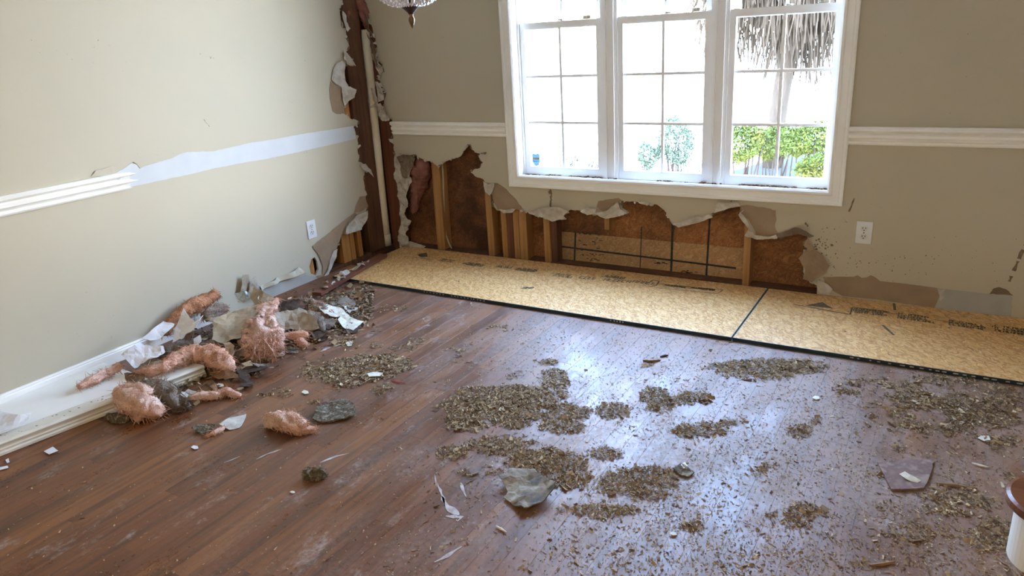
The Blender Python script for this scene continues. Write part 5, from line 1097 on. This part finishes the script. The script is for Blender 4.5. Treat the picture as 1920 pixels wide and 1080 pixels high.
def chips(name, X, Y, Z, smin, smax, probs, label=None, cat=None):
    n_ = len(X); L = R_.uniform(smin, smax, n_) * (1 + 1.2 * (R_.random(n_) < .06)); Wd = L * R_.uniform(.18, .55, n_); th = R_.normal(2.1, .9, n_)
    ux, uy = np.cos(th), np.sin(th); tz = R_.uniform(-.18, .22, n_) * L; tw_ = R_.uniform(-.5, .5, n_) * Wd
    P = np.empty((n_, 4, 3)); sg = ((-1, -1), (1, -1), (1, 1), (-1, 1))
    for k, (a_, b_) in enumerate(sg):
        P[:, k, 0] = X + a_ * L * .5 * ux - b_ * Wd * .5 * uy * (1 if a_ < 0 else .6); P[:, k, 1] = Y + a_ * L * .5 * uy + b_ * Wd * .5 * ux * (1 if a_ < 0 else .6); P[:, k, 2] = np.maximum(Z + a_ * tz * .5 + b_ * tw_, .0008)
    me = bpy.data.meshes.new(name); me.vertices.add(n_ * 4); me.loops.add(n_ * 4); me.polygons.add(n_)
    me.vertices.foreach_set('co', P.ravel()); me.loops.foreach_set('vertex_index', np.arange(n_ * 4, dtype=np.int32)); me.polygons.foreach_set('loop_start', np.arange(0, n_ * 4, 4, dtype=np.int32))
    for mm in MS: me.materials.append(mm)
    me.polygons.foreach_set('material_index', R_.choice(5, n_, p=probs).astype(np.int32)); me.update(calc_edges=True); me.validate()
    o = bpy.data.objects.new(name, me); COL.objects.link(o); o['kind'] = 'stuff'
    if label: tag(o, label, cat)
    return o
PATCH = [(770, 690, 100, 44, .36), (840, 650, 120, 40, .34), (700, 600, 80, 30, .4), (960, 700, 60, 30, .32), (760, 850, 70, 40, .28), (600, 760, 90, 30, .32), (1700, 800, 210, 90, .36), (1800, 960, 150, 80, .36), (1450, 1000, 210, 60, .27), (1640, 940, 120, 60, .30), (870, 950, 100, 50, .24),
         (690, 690, 85, 26, .9), (650, 715, 70, 22, .8), (720, 725, 50, 18, .7), (700, 650, 70, 20, .45), (600, 700, 60, 22, .4), (520, 740, 60, 22, .4), (450, 765, 50, 14, .4), (640, 640, 60, 14, .4),
         (920, 775, 120, 30, .75), (980, 830, 110, 24, .6), (930, 752, 95, 26, 1), (850, 760, 50, 22, .8), (1000, 745, 60, 20, 1), (1040, 712, 30, 20, .85), (1062, 772, 40, 16, 1), (880, 800, 55, 20, .8), (960, 790, 60, 14, .9), (848, 850, 34, 16, .95), (930, 835, 80, 20, .9), (1050, 800, 40, 14, .95), (1040, 875, 60, 36, 1), (1000, 862, 60, 18, .9), (900, 880, 60, 24, .6), (1080, 900, 40, 20, .7),
         (1138, 850, 36, 12, 1), (1190, 900, 75, 24, 1), (1232, 744, 34, 17, .9), (1215, 925, 42, 16, .9), (1290, 745, 50, 14, .85), (1312, 805, 52, 15, .95), (1150, 770, 36, 15, .8), (1030, 680, 30, 8, .7), (1025, 760, 30, 12, .7), (1230, 765, 36, 10, .7), (1370, 790, 40, 12, .6), (1210, 685, 34, 8, .4), (1100, 960, 74, 14, .85), (1170, 955, 40, 10, .7), (1300, 985, 30, 18, .75), (1440, 880, 36, 14, .8), (1500, 965, 50, 26, .75), (1445, 965, 36, 16, .7), (1350, 720, 40, 12, .4), (1430, 690, 90, 22, .85), (1500, 690, 60, 20, .8), (1340, 690, 50, 12, .5), (1500, 808, 28, 14, .6), (1525, 790, 20, 16, .5), (1270, 880, 26, 10, .6), (1410, 765, 40, 10, .45), (1545, 880, 30, 12, .4),
         (1800, 770, 130, 50, .75), (1700, 760, 110, 40, .65), (1760, 720, 150, 26, .6), (1870, 740, 80, 24, .7), (1620, 730, 70, 22, .55), (1660, 900, 90, 30, .4), (1840, 940, 70, 30, .6), (1700, 1050, 90, 30, .5), (1860, 830, 80, 40, .6), (1700, 840, 80, 26, .5), (1620, 800, 60, 30, .4), (1860, 1000, 60, 50, .7), (1730, 1000, 90, 30, .5), (1610, 1060, 50, 22, .7), (1780, 920, 90, 26, .55), (1790, 960, 70, 20, .5), (1890, 900, 40, 50, .5), (1560, 1000, 60, 30, .35), (1600, 720, 80, 26, .5), (1400, 1040, 80, 24, .3), (1250, 1040, 80, 20, .25), (1000, 1020, 60, 16, .25),
         (800, 600, 110, 22, .45), (920, 615, 100, 18, .4), (720, 575, 60, 18, .5), (660, 580, 40, 24, .5), (770, 640, 80, 20, .4), (1100, 630, 120, 12, .25), (640, 750, 60, 16, .4), (740, 790, 60, 14, .3), (580, 690, 60, 26, .4), (480, 700, 40, 14, .5), (900, 680, 70, 22, .35), (620, 555, 40, 14, .5)]
XX = []; YY = []; ZZ = []
for k, (px_, py_, rx_, ry_, dens) in enumerate(PATCH):
    c_ = FL(px_, py_); e1 = FL(px_ + rx_, py_) - c_; e2 = FL(px_, py_ - ry_) - c_; area = math.pi * abs(e1.x * e2.y - e1.y * e2.x)
    n_ = int(area * 190000); 
    rr_ = np.sqrt(R_.random(n_)) * 1.25; tt = R_.random(n_) * 6.2832; x = c_.x + e1.x * rr_ * np.cos(tt) + e2.x * rr_ * np.sin(tt); y = c_.y + e1.y * rr_ * np.cos(tt) + e2.y * rr_ * np.sin(tt)
    q = dens * 1.25 - .55 * rr_ ** 2; f = fbm(x, y, 9, 50) * .6 + fbm(x, y, 30, 60) * .4
    ok = (f + .12 * R_.random(n_)) < (.22 + .54 * np.clip(q, 0, 1.3)); ok &= R_.random(n_) < np.clip(q * 1.3, .05, 1)
    XX.append(x[ok]); YY.append(y[ok]); ZZ.append(R_.uniform(.001, .003, ok.sum()) + np.clip(q[ok], 0, 1) * .006 * R_.random(ok.sum()))
X = np.concatenate(XX); Y = np.concatenate(YY); Z = np.concatenate(ZZ); ok = (Y < yF - .003) & (X > .03); X, Y, Z = X[ok], Y[ok], Z[ok]
nb = len(X); sel = R_.random(nb) < .82
chips('sawdust', X[sel], Y[sel], Z[sel] * .7, .0016, .0046, [.18, .32, .10, .02, .38], 'brown sawdust lying in drifts across the hardwood floor', 'sawdust')
chips('wood_shavings', X[~sel], Y[~sel], Z[~sel], .005, .014, [.28, .30, .16, .08, .18], 'tan wood shavings strewn over the sawdust drifts on the floor', 'shavings')
# loose scatter
n_ = 150000; px_ = R_.uniform(-10, 1930, n_); py_ = R_.uniform(540, 1085, n_)
D = np.array(RGT)[None] * (px_ - 960)[:, None] - np.array(UPV)[None] * (py_ - 540)[:, None] + np.array(FWD)[None] * FPX
t_ = -CAM.z / D[:, 2]; x = CAM.x + D[:, 0] * t_; y = CAM.y + D[:, 1] * t_
f = fbm(x, y, 5, 70); g = np.clip(.22 + .34 * (x + y * .8 - .1), .05, 1); ok = (R_.random(n_) < g * (f * 1.5 - .2)) & (y < yF - .004) & (x > .04) & (y > -3.7) & (x < XR - .1)
chips('scattered_chips', x[ok], y[ok], R_.uniform(.001, .003, ok.sum()), .002, .008, [.30, .24, .14, .14, .18], 'loose wood crumbs scattered thinly over the open floor', 'crumbs')
# litter on the window sill, on the OSB and under the heap
n_ = 4200; x = R_.uniform(JX0, JX1, n_); y = .060 - np.abs(R_.normal(0, .020, n_)); wgt = np.where(x > 2.2, 1, .5) * (fbm(x, y, 8, 90) > .42); ok = (R_.random(n_) < wgt) & (y > .0)
sc2 = chips('sill_litter', x[ok], y[ok], R_.uniform(JZ0 + .002, JZ0 + .010, ok.sum()), .003, .012, [.10, .35, .40, .02, .13], 'brown crumbs lying on the white window sill', 'crumbs')
n_ = 5200; px_ = R_.uniform(330, 700, n_); py_ = 690 - (px_ - 330) * .34 + R_.normal(0, 26, n_)
D = np.array(RGT)[None] * (px_ - 960)[:, None] - np.array(UPV)[None] * (py_ - 540)[:, None] + np.array(FWD)[None] * FPX
t_ = -CAM.z / D[:, 2]; x = CAM.x + D[:, 0] * t_; y = CAM.y + D[:, 1] * t_; ok = (x > .03) & (x < 1.1) & ((y < yF - .01))
chips('heap_litter', x[ok], y[ok], R_.uniform(.002, .02, ok.sum()), .006, .03, [.10, .22, .5, .05, .13], 'dark crumbs and shreds lying beneath the debris heap', 'crumbs')
n_ = 600; x = R_.uniform(.15, 4.4, n_); y = R_.uniform(yF + .01, -.02, n_); chips('board_crumbs', x, y, np.full(n_, T + .0015), .002, .007, [.1, .3, .4, .1, .1], 'small crumbs scattered on the subfloor sheets', 'crumbs')
